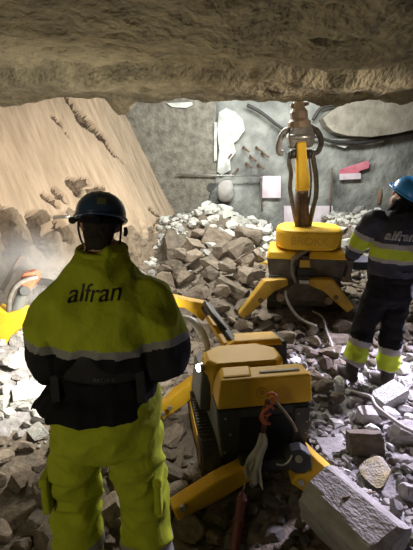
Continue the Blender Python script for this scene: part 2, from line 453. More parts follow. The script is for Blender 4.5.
# ---------------------------------------------------------------- things on the far wall
WY = 7.97
def flat(poly, y1, name, m, label, cat, thick=.05, parent=None, bevel=.004):
    mb = MB(); mb.prism([P(x, y, y1) for x, y in poly], (0, thick, 0))
    o = mb.build(name, m, parent, bevel=bevel)
    return tag(o, label, cat) if parent is None else o
flat([(219, 112), (226, 108), (236, 112), (243, 120), (245, 130), (238, 140), (234, 143), (236, 152), (230, 160), (231, 170), (222, 175), (217, 172), (219, 150), (217, 130)], 7.92, 'plaster_patch', 'plaster', 'ragged white plaster patch left on the far wall beside the grainy concrete', 'plaster', .08)
flat([(214, 122), (217, 122), (217, 160), (214, 162)], 7.82, 'plaster_strip', 'plaster', 'thin upright white plaster strip on the edge of the grainy concrete', 'plaster', .06)
flat([(166, 103), (192, 102), (193, 105), (186, 108), (172, 107)], 7.82, 'plaster_scrap', 'plaster', 'small white plaster scrap under the ceiling edge above the grainy concrete', 'plaster', .06)
t = thing('wall_oblong', 'small pinkish white board on the far wall left of the raised robot arm', 'oblong', P(271, 198, WY))  # flat pinkish white shapes raised on the far wall
flat([(261, 176), (281, 176), (281, 198), (261, 198)], 7.93, 'panel', 'pink', None, None, .05, t)
t = thing('wall_oblong', 'wide pinkish white board low on the far wall behind the robot arm', 'oblong', P(308, 228, WY))
flat([(284, 206), (333, 206), (333, 228), (284, 228)], 7.93, 'panel', 'pink', None, None, .05, t)
t = thing('wall_oblong', 'white board with a red mark on the far wall right of the robot arm', 'oblong', P(350, 182, WY))
flat([(340, 174), (361, 173), (361, 179), (340, 180)], 7.93, 'panel', 'pink', None, None, .05, t)
flat([(340, 170), (350, 166), (366, 161), (370, 162), (369, 168), (360, 171), (358, 174), (340, 176)], 7.935, 'red_shape', 'red_mark', None, None, .03, t)
tag(MB().tube([P(x, y, 7.86) for x, y in ((247, 105), (262, 113), (280, 127), (300, 137), (318, 137), (330, 141), (352, 143), (366, 142), (382, 138), (400, 134), (420, 132))], [.03, .03, .026, .024, .024, .03, .04, .034, .045, .034, .03], 8, 4).build('wall_cable', 'hose', smooth=True), 'sagging black cable strung across the top of the far wall', 'cable')
tag(MB().tube([P(x, y, 7.88) for x, y in ((313, 120), (320, 109), (328, 106), (337, 105))], .03, 8, 4).build('wall_cable', 'hose', smooth=True), 'short curled black cable under the ceiling right of the robot arm tip', 'cable')
flat([(330, 139), (362, 138), (372, 140), (384, 138), (384, 142), (368, 145), (350, 145), (345, 148), (338, 146)], 7.9, 'plaster_fringe', 'plaster', 'broken white plaster fringe under the concrete beam at the right', 'plaster', .07)
# rebar stubs sticking out of the wall
for (x, y, dx) in ((243, 147, 1), (256, 147, 1), (246, 163, 1), (258, 164, 1), (234, 152, -1), (250, 156, 1), (262, 152, 1), (238, 169, -1)):
    a = P(x, y, 7.99); b = a + V((.10*dx, -.13, -.09))
    tag(MB().tube([a, b], [.022, .016], 8).build('rebar_stub', 'rust', smooth=True), 'short rusty rebar stub poking out of the far wall beside the white plaster patch', 'rebar', 'rebar stubs in the far wall')
for (x0, x1, y, lb) in ((176, 263, 175.5, 'long thin rebar lying level across the grainy concrete of the far wall'),):
    tag(MB().tube([P(x0, y-1, 7.80), P((x0+x1)/2, y, 7.80), P(x1, y, 7.83)], .016, 8).build('rebar_rod', 'steel', smooth=True), lb, 'rebar')
tag(MB().tube([P(332, 168, 7.92), P(331, 190, 7.9), P(330, 216, 7.9)], .013, 8).build('rebar_rod', 'rust', smooth=True), 'thin upright dark rod on the far wall left of the red marked board', 'rebar')
tag(MB().tube([P(262, 176, 7.92), P(261.5, 195, 7.9), P(262, 212, 7.9)], .012, 8).build('rebar_rod', 'rust', smooth=True), 'thin upright dark rod along the left edge of the small pinkish board', 'rebar')
tag(MB().tube([P(379, 205, 7.0), P(380, 195, 7.0), P(381, 189, 7.0)], [.03, .05, .02], 8, 3).build('rebar_stub', 'rust', smooth=True), 'dark bent stub standing behind the blue helmeted worker', 'rebar')
# boulder set in the wall and beside it a pipe hole as a flat disc, its darkness painted on
mbx = MB(); mbx.ball(P(226, 191, 7.9), (.16, .10, .21), 3)
for v_ in mbx.bm.verts: v_.co += (v_.co-P(226, 191, 7.9)).normalized()*.03*noise.noise(v_.co*6)
tag(mbx.build('embedded_boulder', 'rock_grey', smooth=True), 'rounded grey boulder bedded in the far wall below the plaster patch', 'boulder')
tag(MB().cyl(P(211, 187, 7.84), P(211, 187, 7.9), .075, .075, 18).build('drain_hole', 'hole'), 'small round black hole in the lower corner of the grainy concrete', 'hole')

# ---------------------------------------------------------------- rock kinds
def cut_planes(bm, rnd, n, lo, hi):
    for _ in range(n):
        d = V((rnd.gauss(0, 1), rnd.gauss(0, 1), rnd.gauss(0, 1))).normalized(); k = rnd.uniform(lo, hi)
        for v in bm.verts:
            e = v.co.dot(d)
            if e > k: v.co -= d*(e-k)
def rock_mesh(seed, sub=3, n=11, flatz=.75, rough=.05, boxy=False):
    rnd = random.Random(seed); bm = bmesh.new()
    if boxy:
        bmesh.ops.create_cube(bm, size=2)
        bmesh.ops.subdivide_edges(bm, edges=bm.edges[:], cuts=15, use_grid_fill=True)
        cut_planes(bm, rnd, 6, .95, 1.35)
    else:
        bmesh.ops.create_icosphere(bm, subdivisions=sub, radius=1)
        cut_planes(bm, rnd, n+5, .42, .78)
    ex = rnd.uniform(.8, 1.15) if not boxy else 1
    off = V((seed*3.1, seed*1.7, 0))
    bm.normal_update()
    nn = [v.normal.copy() for v in bm.verts]
    for v, q in zip(bm.verts, nn):
        v.co += q*rough*(noise.noise(v.co*2.2+off) + .5*noise.noise(v.co*5+off) + (.3*noise.noise(v.co*11+off) if boxy else 0))
        v.co.x *= ex; v.co.z *= flatz
    me = bpy.data.meshes.new('rubble_stone'); bm.to_mesh(me); bm.free()
    return me
ROCKS = [rock_mesh(i+1, 4, 8+i % 5, .66+.06*(i % 5), .045) for i in range(12)]
BLOCKS = [rock_mesh(50+i, 3, 0, 1, .035, True) for i in range(5)]
MESHES = {}
def rock_variant(kind, i, m):
    key = (kind, i, m)
    if key not in MESHES:
        me = (ROCKS if kind == 'rock' else BLOCKS)[i].copy(); me.materials.clear(); me.materials.append(M[m]); MESHES[key] = me
    return MESHES[key]
PLACED = []
def put_stone(p, size, m, label, group, rot, kind='rock', i=0, name='rubble_stone', cat='stone'):
    o = bpy.data.objects.new(name, rock_variant(kind, i, m)); COL.objects.link(o)
    o.location = p; o.scale = size; o.rotation_euler = rot
    tag(o, label, cat, group); PLACED.append((V(p), max(size[:2])))
    return o

# distinctive blocks, by hand: pixel of the middle, distance, half sizes, turn, material, kind, label
BIG = [
    ((352, 519), 1.73, (.225, .145, .12), (.30, .10, -.95), 'rock_grey', 'block', 1, 'largest pale grey concrete slab, tilted, at the lower right corner'),
    ((376, 474), 2.20, (.145, .12, .11), (.1, .12, .5), 'rock_stained', 'rock', 3, 'angular concrete lump with a yellowish stained side behind the largest slab'),
    ((365, 443), 2.42, (.112, .05, .075), (-.25, .0, .06), 'rock_brown', 'block', 2, 'squared brown-faced block facing the camera behind the stained lump'),
    ((389, 396), 3.02, (.135, .075, .055), (.15, -.22, .45), 'rock_pale', 'block', 0, 'long pale-topped slab tilted below the boots of the far worker'),
    ((368, 416), 2.80, (.075, .065, .052), (0, .05, .0), 'rock_grey', 'block', 3, 'small pale-topped brick-like block left of the grey cable'),
    ((392, 414), 2.80, (.105, .10, .075), (.3, .3, .8), 'rock_pale', 'rock', 5, 'knobbly lilac-grey rock on the near side of the long pale slab'),
    ((404, 434), 2.55, (.10, .08, .07), (.1, .1, -.2), 'rock_grey', 'block', 4, 'squarish grey block lying under the lower end of the cable'),
    ((330, 449), 2.48, (.09, .07, .04), (.1, .12, .2), 'rock_grey', 'block', 0, 'flat pale slab beside the yellow right foot of the near robot'),
    ((372, 428), 2.66, (.07, .07, .06), (.4, .2, 1.2), 'rock_pale', 'rock', 7, 'white-topped angular stone above the squared brown-faced block'),
    ((404, 462), 2.34, (.085, .08, .075), (.3, .1, .3), 'rock_grey', 'rock', 1, 'grey lump at the right edge above the stained lump'),
    ((408, 492), 2.05, (.075, .09, .08), (.1, .4, .6), 'rock_grey', 'rock', 2, 'grey lump at the right edge beside the largest slab'),
    ((405, 535), 1.72, (.08, .07, .06), (.2, .4, 1.6), 'rock_green', 'rock', 8, 'olive tinted stone in the very lower right corner'),
    ((395, 505), 1.93, (.06, .06, .05), (.5, .1, 1), 'rock_grey', 'rock', 4, 'small grey stone wedged behind the right shoulder of the largest slab'),
    ((262, 510), 2.07, (.075, .07, .07), (.2, .4, .3), 'rock_green', 'rock', 9, 'rounded olive stone in the shade under the rear of the near robot'),
    ((273, 535), 1.80, (.10, .09, .06), (.1, .1, .6), 'rock_dark', 'rock', 10, 'dark grey stone on the gravel below the near robot'),
    ((325, 385), 3.15, (.12, .11, .10), (.2, .1, .9), 'rock_brown', 'rock', 0, 'large brown boulder right behind the near robot hood'),
    ((338, 397), 3.0, (.10, .08, .07), (.2, .5, .2), 'rock_brown', 'rock', 6, 'rounded brown stone between the near robot and the small brick-like block'),
    ((405, 383), 3.2, (.11, .09, .07), (.1, -.4, .4), 'rock_pale', 'rock', 11, 'bright lilac stone at the right edge behind the long pale slab'),
    ((222, 290), 4.75, (.17, .14, .11), (.2, .1, .4), 'rock_brown', 'rock', 2, 'broad dusty boulder left of the far robot left foot'),
    ((228, 268), 5.3, (.20, .15, .12), (.1, .3, .9), 'rock_brown', 'rock', 7, 'wide flat-topped boulder in the slope above the broad dusty one'),
    ((196, 255), 5.9, (.20, .16, .13), (.3, .1, .1), 'rock_brown', 'rock', 4, 'brown boulder at the foot of the earth bank corner'),
    ((20, 482), 2.3, (.16, .13, .08), (.1, .1, .5), 'rock_brown', 'rock', 5, 'broad brown stone beside the left knee of the near worker'),
    ((14, 520), 2.0, (.15, .12, .07), (.1, .0, 1.1), 'rock_brown', 'block', 2, 'flat brown slab in the lower left corner'),
    ((30, 395), 3.0, (.13, .11, .05), (.15, .1, .5), 'rock_pale', 'block', 3, 'pale flat slab in the lamplight left of the near worker belt'),
    ((10, 440), 2.65, (.15, .10, .06), (.1, .2, .9), 'rock_grey', 'rock', 6, 'bluish flat stone at the left edge below the lamplit patch'),
    ((150, 470), 2.35, (.11, .10, .07), (.2, .1, .5), 'rock_brown', 'rock', 8, 'rounded brown stone between the near worker and the robot track'),
    ((188, 455), 2.45, (.10, .09, .08), (.2, .3, 1.5), 'rock_brown', 'rock', 1, 'brown stone leaning against the left track of the near robot'),
]
for (x, y), Y, s, rt, m, kd, i, lb in BIG:
    put_stone(P(x, y, Y), s, m, lb, None, rt, kd, i, 'concrete_block' if kd == 'block' else 'boulder', 'block' if kd == 'block' else 'boulder')

# zones: pixel box, count, half size range in pixels, material choices, label, group
ZONES = [
    ((314, 392, 362, 455), 40, (4, 7.5), ['rock_grey', 'rock_pale'], 'small lilac-grey stone in the fine rubble right of the near robot', 'fine rubble right of the near robot'),
    ((340, 345, 413, 470), 24, (6, 12), ['rock_grey', 'rock_pale', 'rock_grey'], 'grey stone in the broken concrete heap below the far worker', 'broken concrete below the far worker'),
    ((310, 322, 350, 392), 24, (6, 15), ['rock_brown'], 'dusty brown stone between the far robot and the near robot hood', 'stones between the two robots'),
    ((232, 320, 312, 345), 26, (6, 14), ['rock_brown'], 'dusty brown stone on the ground in front of the far robot', 'stones in front of the far robot'),
    ((165, 240, 262, 330), 72, (8, 21), ['rock_brown'], 'dusty stone on the rubble slope between the bank and the far robot', 'stones on the middle slope'),
    ((192, 206, 268, 254), 74, (4, 9.5), ['rock_pale'], 'pale stone in the heap against the far wall left of the far robot', 'pale heap left of the far robot'),
    ((338, 212, 378, 262), 30, (4, 9), ['rock_pale', 'rock_grey'], 'pale stone in the heap between the far robot and the far worker', 'pale heap right of the far robot'),
    ((0, 335, 48, 440), 28, (6, 15), ['rock_pale', 'rock_grey'], 'pale stone in the lamplit patch left of the near worker', 'lamplit rubble at the left'),
    ((0, 430, 60, 548), 18, (9, 20), ['rock_brown'], 'brown stone on the ground beside the left leg of the near worker', 'stones at the lower left'),
    ((92, 430, 222, 548), 36, (8, 20), ['rock_brown'], 'brown stone on the ground between the near worker and the near robot', 'stones beside the near robot track'),
    ((205, 500, 310, 548), 16, (5, 9), ['rock_dark'], 'dark grey stone on the ground below the rear of the near robot', 'dark stones below the near robot'),
]
rnd = random.Random(11)
def in_robot(x, y, r=0):
    for ox, oy, yaw, x0, x1, y0, y1 in ((.345, 2.2, 9, -.38, .34, -.12, .9), (1.14, 4.62, -11, -.46, .46, -.05, 1.2)):
        c, s = math.cos(R(yaw)), math.sin(R(yaw)); dx, dy = x-ox, y-oy
        lx, ly = dx*c + dy*s, -dx*s + dy*c
        if x0-r < lx < x1+r and y0-r < ly < y1+r: return True
    return False
for (x0, y0, x1, y1), n, (a, b), ms, lb, grp in ZONES:
    done = tries = 0; big_first = 0
    while done < n and tries < n*60:
        tries += 1
        x, y = rnd.uniform(x0, x1), rnd.uniform(y0, y1)
        g = ground_at(x, y)
        if g is None or g.y > 7.75: continue
        d = (g - V((0, 0, CAM_H))).length
        r = (a + (b-a)*max(0, 1-done/(n*.75))**1.3*rnd.uniform(.7, 1))*d/FPX
        if any((g-q).length < .74*(r+s) for q, s in PLACED): continue
        bs = (g-P2).dot(BN)
        if bs < .1 or in_robot(g.x, g.y, r): continue
        sx, sy, sz = r*rnd.uniform(.9, 1.15), r*rnd.uniform(.75, 1.0), r*rnd.uniform(.7, 1.05)
        kd = 'block' if rnd.random() < .25 else 'rock'
        if kd == 'block': sx, sy, sz = sx*.85, sy*.7, sz*.5
        put_stone((g.x, g.y, H(g.x, g.y) + sz*.35), (sx, sy, sz), rnd.choice(ms), lb, grp,
                  (rnd.uniform(-.5, .5), rnd.uniform(-.5, .5), rnd.uniform(0, 6.28)), kd, rnd.randrange(12 if kd == 'rock' else 5))
        done += 1

# all the small stuff nobody could count: one object
def rubble_stuff():
    vs, fs, mi = [], [], []
    rn = random.Random(5)
    shapes = []
    for i in range(14):
        bm = bmesh.new(); bmesh.ops.create_icosphere(bm, subdivisions=2, radius=1); cut_planes(bm, rn, 9, .45, .8)
        shapes.append(([v.co.copy() for v in bm.verts], [[v.index for v in f.verts] for f in bm.faces])); bm.free()
    mats = ['rock_brown', 'rock_grey', 'rock_pale', 'rock_dark']
    k = 0
    while k < 7900:
        x = rn.uniform(-2.9, 3.0); y = .9 + 7.0*rn.random()
        if k < 900: x, y = rn.uniform(.65, 1.8), rn.uniform(2, 3.6)
        if abs(x) > .62*y + .5: continue
        if (V((x, y, Hs(x, y)))-P2).dot(BN) < .02: continue
        r = rn.uniform(.012, .034) + (.014 if 3.6 < y < 6.4 else .009)*y*rn.random()**2
        if in_robot(x, y, r) or any((x-q.x)**2 + (y-q.y)**2 < (.8*s_+r*.5)**2 for q, s_ in PLACED): continue
        if x > .66 and y < 3.7: mix = (.05, .75, .2, 0)
        elif y > 6.1: mix = (.15, .15, .7, 0)
        elif x < -.9 and y > 2.6 and y < 4.4: mix = (.25, .3, .45, 0)
        elif y < 2.1 and -.1 < x < .75: mix = (.2, .1, 0, .7)
        else: mix = (.85, .15, 0, 0)
        m = rn.choices(range(4), mix)[0]
        S, F = shapes[rn.randrange(14)]
        rot = Matrix.Rotation(rn.uniform(0, 6.28), 3, 'Z') @ Matrix.Rotation(rn.uniform(-.9, .9), 3, 'X')
        sx, sy, sz = r, r*rn.uniform(.6, 1), r*rn.uniform(.45, .9)
        c = V((x, y, H(x, y) + sz*.3)); b = len(vs)
        for q in S: vs.append(c + rot @ V((q.x*sx, q.y*sy, q.z*sz)))
        for f in F: fs.append([b+i for i in f]); mi.append(m)
        k += 1
    me = bpy.data.meshes.new('rubble'); me.from_pydata(vs, [], fs); me.update()
    me.polygons.foreach_set('material_index', mi)
    o = link('rubble', me, mats)
    tag(o, 'fine broken concrete and dirt covering the whole floor between the larger stones', 'rubble', kind='stuff')
rubble_stuff()

# ---------------------------------------------------------------- near demolition robot
def near_robot():
    org = V((.345, 2.2, 0)); yaw = R(9)
    T = Matrix.Translation(org) @ Matrix.Rotation(yaw, 4, 'Z')
    t = thing('demolition_robot', 'nearest yellow demolition robot with a dark grey rear, right of the near worker', 'robot', org)
    # tracks
    for s in (-1, 1):
        xa, xb = (-.365, -.255) if s < 0 else (.235, .325)
        mb = MB(T); n = 9; y0, y1, z0, z1 = .02, .86, .0, .25; r = (z1-z0)/2
        loop = [(y0+r - r*math.sin(math.pi*k/n), z0+r - r*math.cos(math.pi*k/n)) for k in range(n+1)]
        loop += [(y1-r + r*math.sin(math.pi*k/n), z0+r + r*math.cos(math.pi*k/n)) for k in range(n+1)]
        mb.prism([(xa, y, z) for y, z in loop], (xb-xa, 0, 0))
        per = []
        for a, b in zip(loop, loop[1:]+loop[:1]):
            L = math.hypot(b[0]-a[0], b[1]-a[1]); m = max(1, round(L/.034))
            for k in range(m): per.append((a[0]+(b[0]-a[0])*k/m, a[1]+(b[1]-a[1])*k/m, b[0]-a[0], b[1]-a[1], L))
        for y, z, dy, dz, L in per:
            ty, tz = dy/L, dz/L; ny, nz = -tz, ty
            ny, nz = (-ny, -nz) if (ny*(y-(y0+y1)/2)*0 + nz*(z-(z0+z1)/2) + ny*(y-min(max(y, y0+r), y1-r))) < 0 else (ny, nz)
            q = [(y - ty*.008, z - tz*.008), (y + ty*.008, z + tz*.008)]
            mb.hexa([(xa-.004, q[0][0]-ny*.004, q[0][1]-nz*.004), (xb+.004, q[0][0]-ny*.004, q[0][1]-nz*.004), (xb+.004, q[1][0]-ny*.004, q[1][1]-nz*.004), (xa-.004, q[1][0]-ny*.004, q[1][1]-nz*.004),
                     (xa-.004, q[0][0]+ny*.012, q[0][1]+nz*.012), (xb+.004, q[0][0]+ny*.012, q[0][1]+nz*.012), (xb+.004, q[1][0]+ny*.012, q[1][1]+nz*.012), (xa-.004, q[1][0]+ny*.012, q[1][1]+nz*.012)])
        tr = mb.build('track', 'track', t)
        sgn = xa-.006 if s < 0 else xb+.006
        sp = MB(T)
        for yy in (y0+r, y1-r): sp.cyl((sgn-.005, yy, r), (sgn+.005, yy, r), .075, seg=18)
        sp.build('sprocket', 'rust', tr, bevel=.004)
        if s < 0: MB(T).box(sgn-.004, sgn+.006, y0+r+.10, y1-r-.08, .08, .19).build('side_guard', 'yellow_dusty', tr, bevel=.004)
    # chassis and lower rear
    MB(T).hexa([(-.24, .03, .10), (.24, .03, .10), (.24, .84, .10), (-.24, .84, .10), (-.26, .03, .30), (.27, .03, .30), (.27, .84, .36), (-.26, .84, .36)]).build('chassis', 'dark', t, bevel=.01)
    rear = MB(T).hexa([(-.255, .0, .175), (.285, .0, .175), (.285, .36, .20), (-.275, .36, .20), (-.285, -.012, .52), (.295, -.012, .52), (.295, .34, .54), (-.285, .34, .54)]).build('rear_housing', 'dark', t, bevel=.012)
    MB(T).box(-.15, .17, -.016, .0, .20, .46).build('recess_panel', 'belt', rear, bevel=.004)
    MB(T).box(.185, .275, -.022, .0, .17, .50).build('hinge_plate', 'dark', rear, bevel=.004)
    bl = MB(T)
    for x, z in ((.21, .46), (.265, .40), (.265, .32), (.265, .24), (.20, .22), (-.24, .47), (-.24, .24), (-.21, .36)): bl.ball((x, -.020, z), (.008, .006, .008), 2)
    bl.build('rivet', 'steel', rear, smooth=True)
    # grey sloping side skirts
    MB(T).hexa([(-.262, .0, .19), (-.24, .0, .19), (-.24, .60, .24), (-.29, .60, .24), (-.292, .0, .525), (-.25, .0, .525), (-.25, .62, .56), (-.30, .62, .56)]).build('side_panel', 'side_grey', t, bevel=.008)
    MB(T).hexa([(.25, .01, .20), (.286, .01, .20), (.286, .60, .24), (.25, .60, .24), (.25, .01, .52), (.297, .01, .52), (.297, .60, .56), (.25, .60, .56)]).build('side_panel', 'side_grey', t, bevel=.008)
    # yellow rear hood: wedge lid with a raised left third
    mb = MB(T)
    mb.hexa([(-.288, -.014, .524), (.298, -.014, .524), (.298, .34, .545), (-.292, .34, .545), (-.268, .0, .705), (.287, .0, .705), (.272, .13, .715), (-.252, .13, .715)])
    hood = mb.build('rear_hood', 'yellow', t, bevel=.016, segs=3)
    MB(T).hexa([(-.262, .006, .690), (-.05, .006, .690), (-.03, .15, .70), (-.250, .15, .70), (-.252, .03, .715), (-.09, .03, .715), (-.07, .14, .722), (-.24, .14, .722)]).build('hood_step', 'yellow', hood, bevel=.012)
    MB(T).box(-.02, .23, .05, .07, .700, .716).build('hood_strip', 'rock_pale', hood, bevel=.003)
    MB(T).tube([(-.02+.032*math.cos(q), -.015+.012*(.615-.53)/.19+.0, .612+.032*math.sin(q)) for q in [2*math.pi*k/20 for k in range(21)]], .0035, 6).build('round_emblem', 'yellow_dusty', hood)
    MB(T).ball((-.02, -.008, .612), (.018, .004, .018), 2).build('round_emblem', 'yellow_dusty', hood, smooth=True)
    dg = bpy.context.evaluated_depsgraph_get()
    lettering('BROKK', .05, (T @ V((-.275, .115, .625)), T.to_3x3() @ V((-.08, -1, -.10)), T.to_3x3() @ V((.17, 0, 1))), bvh_of(hood.data), 'ink', hood, off=.003, width=.16)
    # turret hump in front of the rear hood, with the lamp on its left cheek
    hump = MB(T)
    def plan(z, k, x0=-.33, x1=.185, y0=.145, y1=.44):
        cx, cy = (x0+x1)/2, (y0+y1)/2; a, b = (x1-x0)/2*k, (y1-y0)/2*k
        return [(cx + a*px_, cy + b*py_, z) for px_, py_ in ((-.80, -1), (.80, -1), (1, -.55), (1, .4), (.55, 1), (-.55, 1), (-1, .4), (-1, -.55))]
    ringsp = [plan(.42, .98), plan(.60, 1.0), plan(.66, 1.0), plan(.705, .985), plan(.728, .94), plan(.735, .86)]
    hump._skin([[hump._v(q) for q in rg] for rg in ringsp])
    turret = hump.build('turret', 'yellow', t, bevel=.012, segs=3)
    MB(T).hexa([(-.36, .20, .40), (-.30, .17, .40), (-.30, .50, .40), (-.38, .48, .40), (-.345, .22, .655), (-.28, .16, .655), (-.28, .50, .655), (-.36, .48, .655)]).build('cheek_plate', 'dark', t, bevel=.01)
    lampc = (-.375, .36, .665)
    hl = MB(T).cyl((-.335, .235, .685), (-.365, .222, .685), .026, .03, 20).build('headlight', 'steel', t, bevel=.003)
    MB(T).cyl((-.363, .223, .685), (-.370, .220, .685), .024, seg=20).build('headlight_lens', 'lens', hl)
    # second, darker box ahead on the right with a yellow lid
    bx = MB(T).hexa([(-.04, .56, .38), (.36, .56, .38), (.34, .80, .38), (-.04, .80, .38), (-.04, .58, .66), (.345, .58, .66), (.32, .78, .66), (-.04, .78, .66)]).build('front_box', 'dark', t, bevel=.015)
    MB(T).hexa([(-.16, .57, .635), (.325, .57, .635), (.305, .79, .635), (-.05, .79, .635), (-.04, .60, .68), (.30, .60, .68), (.28, .76, .675), (-.04, .76, .675)]).build('box_lid', 'yellow', bx, bevel=.015, segs=3)
    # four outriggers
    def leg(pts, ws, hs, foot, label=None, bolts=(), name='outrigger'):
        o = MB().beam(pts, ws, hs).build(name, 'yellow', t, bevel=.012)
        f = V(foot)
        MB().cyl(f + V((0, 0, .0)), f + V((0, 0, .022)), .055, .045, 16).build('foot_pad', 'dark', o, bevel=.004)
        for b in bolts:
            c = V(b[0]); n = V(b[1]).normalized()*.012
            MB().cyl(c-n, c+n, .018, seg=14).build('bolt', 'steel', o, bevel=.003)
        return o
    a, b = P(250, 466, 2.13), P(173, 510, 1.93)
    m_ = a.lerp(b, .93)
    leg([a, a.lerp(b, .45), b], [.10, .10, .095], [.11, .13, .095], b + V((.01, .02, -.085)), bolts=[(P(183, 508, 1.885), (-.1, -1, .2)), (P(252, 484, 2.06), (0, -1, .2))])
    a, b = P(298, 474, 2.13), P(330, 480, 2.10)
    rr = MB().prism([P(x, y, 2.09) for x, y in ((291, 484), (296, 476), (312, 472), (309, 452), (318, 461), (336, 477), (318, 488), (303, 492))], (0, .11, 0)).build('outrigger', 'yellow', t, bevel=.01)
    MB().cyl(P(301, 483, 2.10), P(301, 483, 2.07), .02, seg=14).build('bolt', 'steel', rr, bevel=.003)
    MB().cyl(P(322, 488, 2.15)+V((0, 0, -.05)), P(322, 488, 2.15), .055, .045, 16).build('foot_pad', 'dark', rr, bevel=.004)
    a, b = P(203, 376, 2.90), P(153, 418, 2.80)
    leg([a, a.lerp(b, .5), b], [.10, .10, .09], [.09, .13, .075], b + V((.01, .03, -.075)), bolts=[(P(163, 414, 2.72), (-.1, -1, .2)), (P(170, 408, 2.73), (-.1, -1, .2))])
    a = T @ V((.2, .86, .30)); b = V((.86, 3.22, .07))
    leg([a, a.lerp(b, .5), b], [.10, .10, .09], [.09, .13, .075], b + V((0, 0, -.07)))
    # rear bracket with the dark knuckle that holds the legs
    br = MB(T).box(-.16, .24, -.10, .04, .135, .215).build('rear_bracket', 'dark', t, bevel=.012)
    kn = MB().prism([P(x, y, 2.05) for x, y in ((289, 470), (286, 460), (291, 452), (302, 450), (311, 456), (312, 468), (305, 474), (296, 474))], (0, .08, 0)).build('knuckle', 'dark', br, bevel=.008)
    MB().cyl(P(299, 459, 2.06), P(299, 459, 2.035), .022, seg=16).build('bolt', 'steel', kn, bevel=.003)
    MB().tube([P(292, 455, 2.04), P(289, 461, 2.03), P(283, 465, 2.03), P(276, 464, 2.04)], .006, 8, 5).build('latch_wire', 'steel', br, smooth=True)
    MB(T).hexa([(-.03, .02, .0), (.05, .02, .0), (.05, .06, .0), (-.03, .06, .0), (-.05, .0, .15), (.05, .0, .15), (.05, .05, .15), (-.05, .05, .15)]).build('drop_plate', 'rock_green', t, bevel=.006)
    # arm swung out to the left: lower beam, upper boom, breaker against the foot of the bank
    e0, e1 = P(238, 349, 2.78), P(207, 306, 3.30)
    e2, e3 = P(95, 300, 3.55), P(70, 296, 3.58)
    arm = MB().beam([e0, e0.lerp(e1, .5), e1], [.05, .06, .05], [.06, .07, .07]).build('lower_arm', 'dark', t, bevel=.01)
    # yellow cheek at the elbow
    MB().prism([P(x, y, 3.30) for x, y in ((172, 297), (190, 301), (206, 304), (207, 316), (203, 322), (192, 313), (184, 308), (172, 307))], (0, .10, 0)).build('elbow_plate', 'yellow', arm, bevel=.008)
    MB().beam([P(208, 317, 3.15), P(226, 346, 2.80)], [.04, .045], [.04, .045]).build('cylinder_rod', 'yellow', arm, bevel=.01)
    MB().tube([P(205, 303, 3.25), P(214, 317, 3.05), P(232, 338, 2.92), P(246, 350, 2.88)], .022, 10, 6).build('hydraulic_hose', 'hose', arm, smooth=True)
    MB().tube([P(202, 305, 3.32), P(209, 318, 3.15), P(226, 337, 2.98), P(238, 350, 2.92)], .02, 10, 6).build('hydraulic_hose', 'hose', arm, smooth=True)
    boom = MB().beam([e1, P(180, 302, 3.36), e2, e3], [.07, .09, .10, .09], [.06, .075, .10, .10]).build('upper_boom', 'yellow', t, bevel=.012)
    MB().beam([P(74, 297, 3.58), P(50, 283, 3.61), P(28, 279, 3.62)], [.06, .06, .05], [.07, .06, .05]).build('boom_tip', 'dark', boom, bevel=.01)
    MB().tube([P(182, 318, 3.2), P(193, 322, 3.14), P(201, 332, 3.05), P(206, 343, 2.95), P(207, 352, 2.86)], [.03, .034, .034, .03, .026], 12, 6).build('hydraulic_hose', 'white_grey', boom, smooth=True)
    MB().tube([P(38, 277, 3.50), P(26, 280, 3.46), P(16, 286, 3.45), P(10, 297, 3.5), P(9, 312, 3.55)], .022, 10, 6).build('hydraulic_hose', 'hose_grey', boom, smooth=True)
    hd = MB().prism([P(x, y, 3.50) for x, y in ((20, 278), (24, 273), (32, 272), (37, 277), (35, 283), (29, 291), (22, 288))], (0, .12, 0)).build('breaker_mount', 'red', boom, bevel=.01)
    MB().cyl(P(25, 291, 3.47), P(25, 291, 3.66), .045, seg=16).build('pivot_pin', 'dark', hd, bevel=.004)
    bk = MB().prism([P(x, y, 3.52) for x, y in ((-6, 308), (8, 313), (20, 310), (29, 315), (27, 325), (14, 333), (6, 345), (-6, 352))], (0, .16, 0)).build('breaker', 'yellow', t, bevel=.015)
    MB().cyl(P(24, 290, 3.60), P(14, 318, 3.60), .05, .055, 14).build('breaker_neck', 'side_grey', bk, bevel=.006)
    MB().cyl(P(0, 335, 3.60), P(-22, 352, 3.72), .03, .018, 14).build('chisel', 'steel', bk)
    return t, T
nrobot, NT = near_robot()

# near robot's headlight really shines
lp = NT @ V((-.39, .212, .685))
d_ = bpy.data.lights.new('headlight_beam', 'SPOT'); d_.energy = 12; d_.color = (1, .97, .9); d_.spot_size = R(120); d_.shadow_soft_size = .03
lo = bpy.data.objects.new('headlight_beam', d_); COL.objects.link(lo); lo.location = lp
lo.rotation_euler = (V((-.9, 2.6, .1)) - lp).to_track_quat('-Z', 'Y').to_euler()

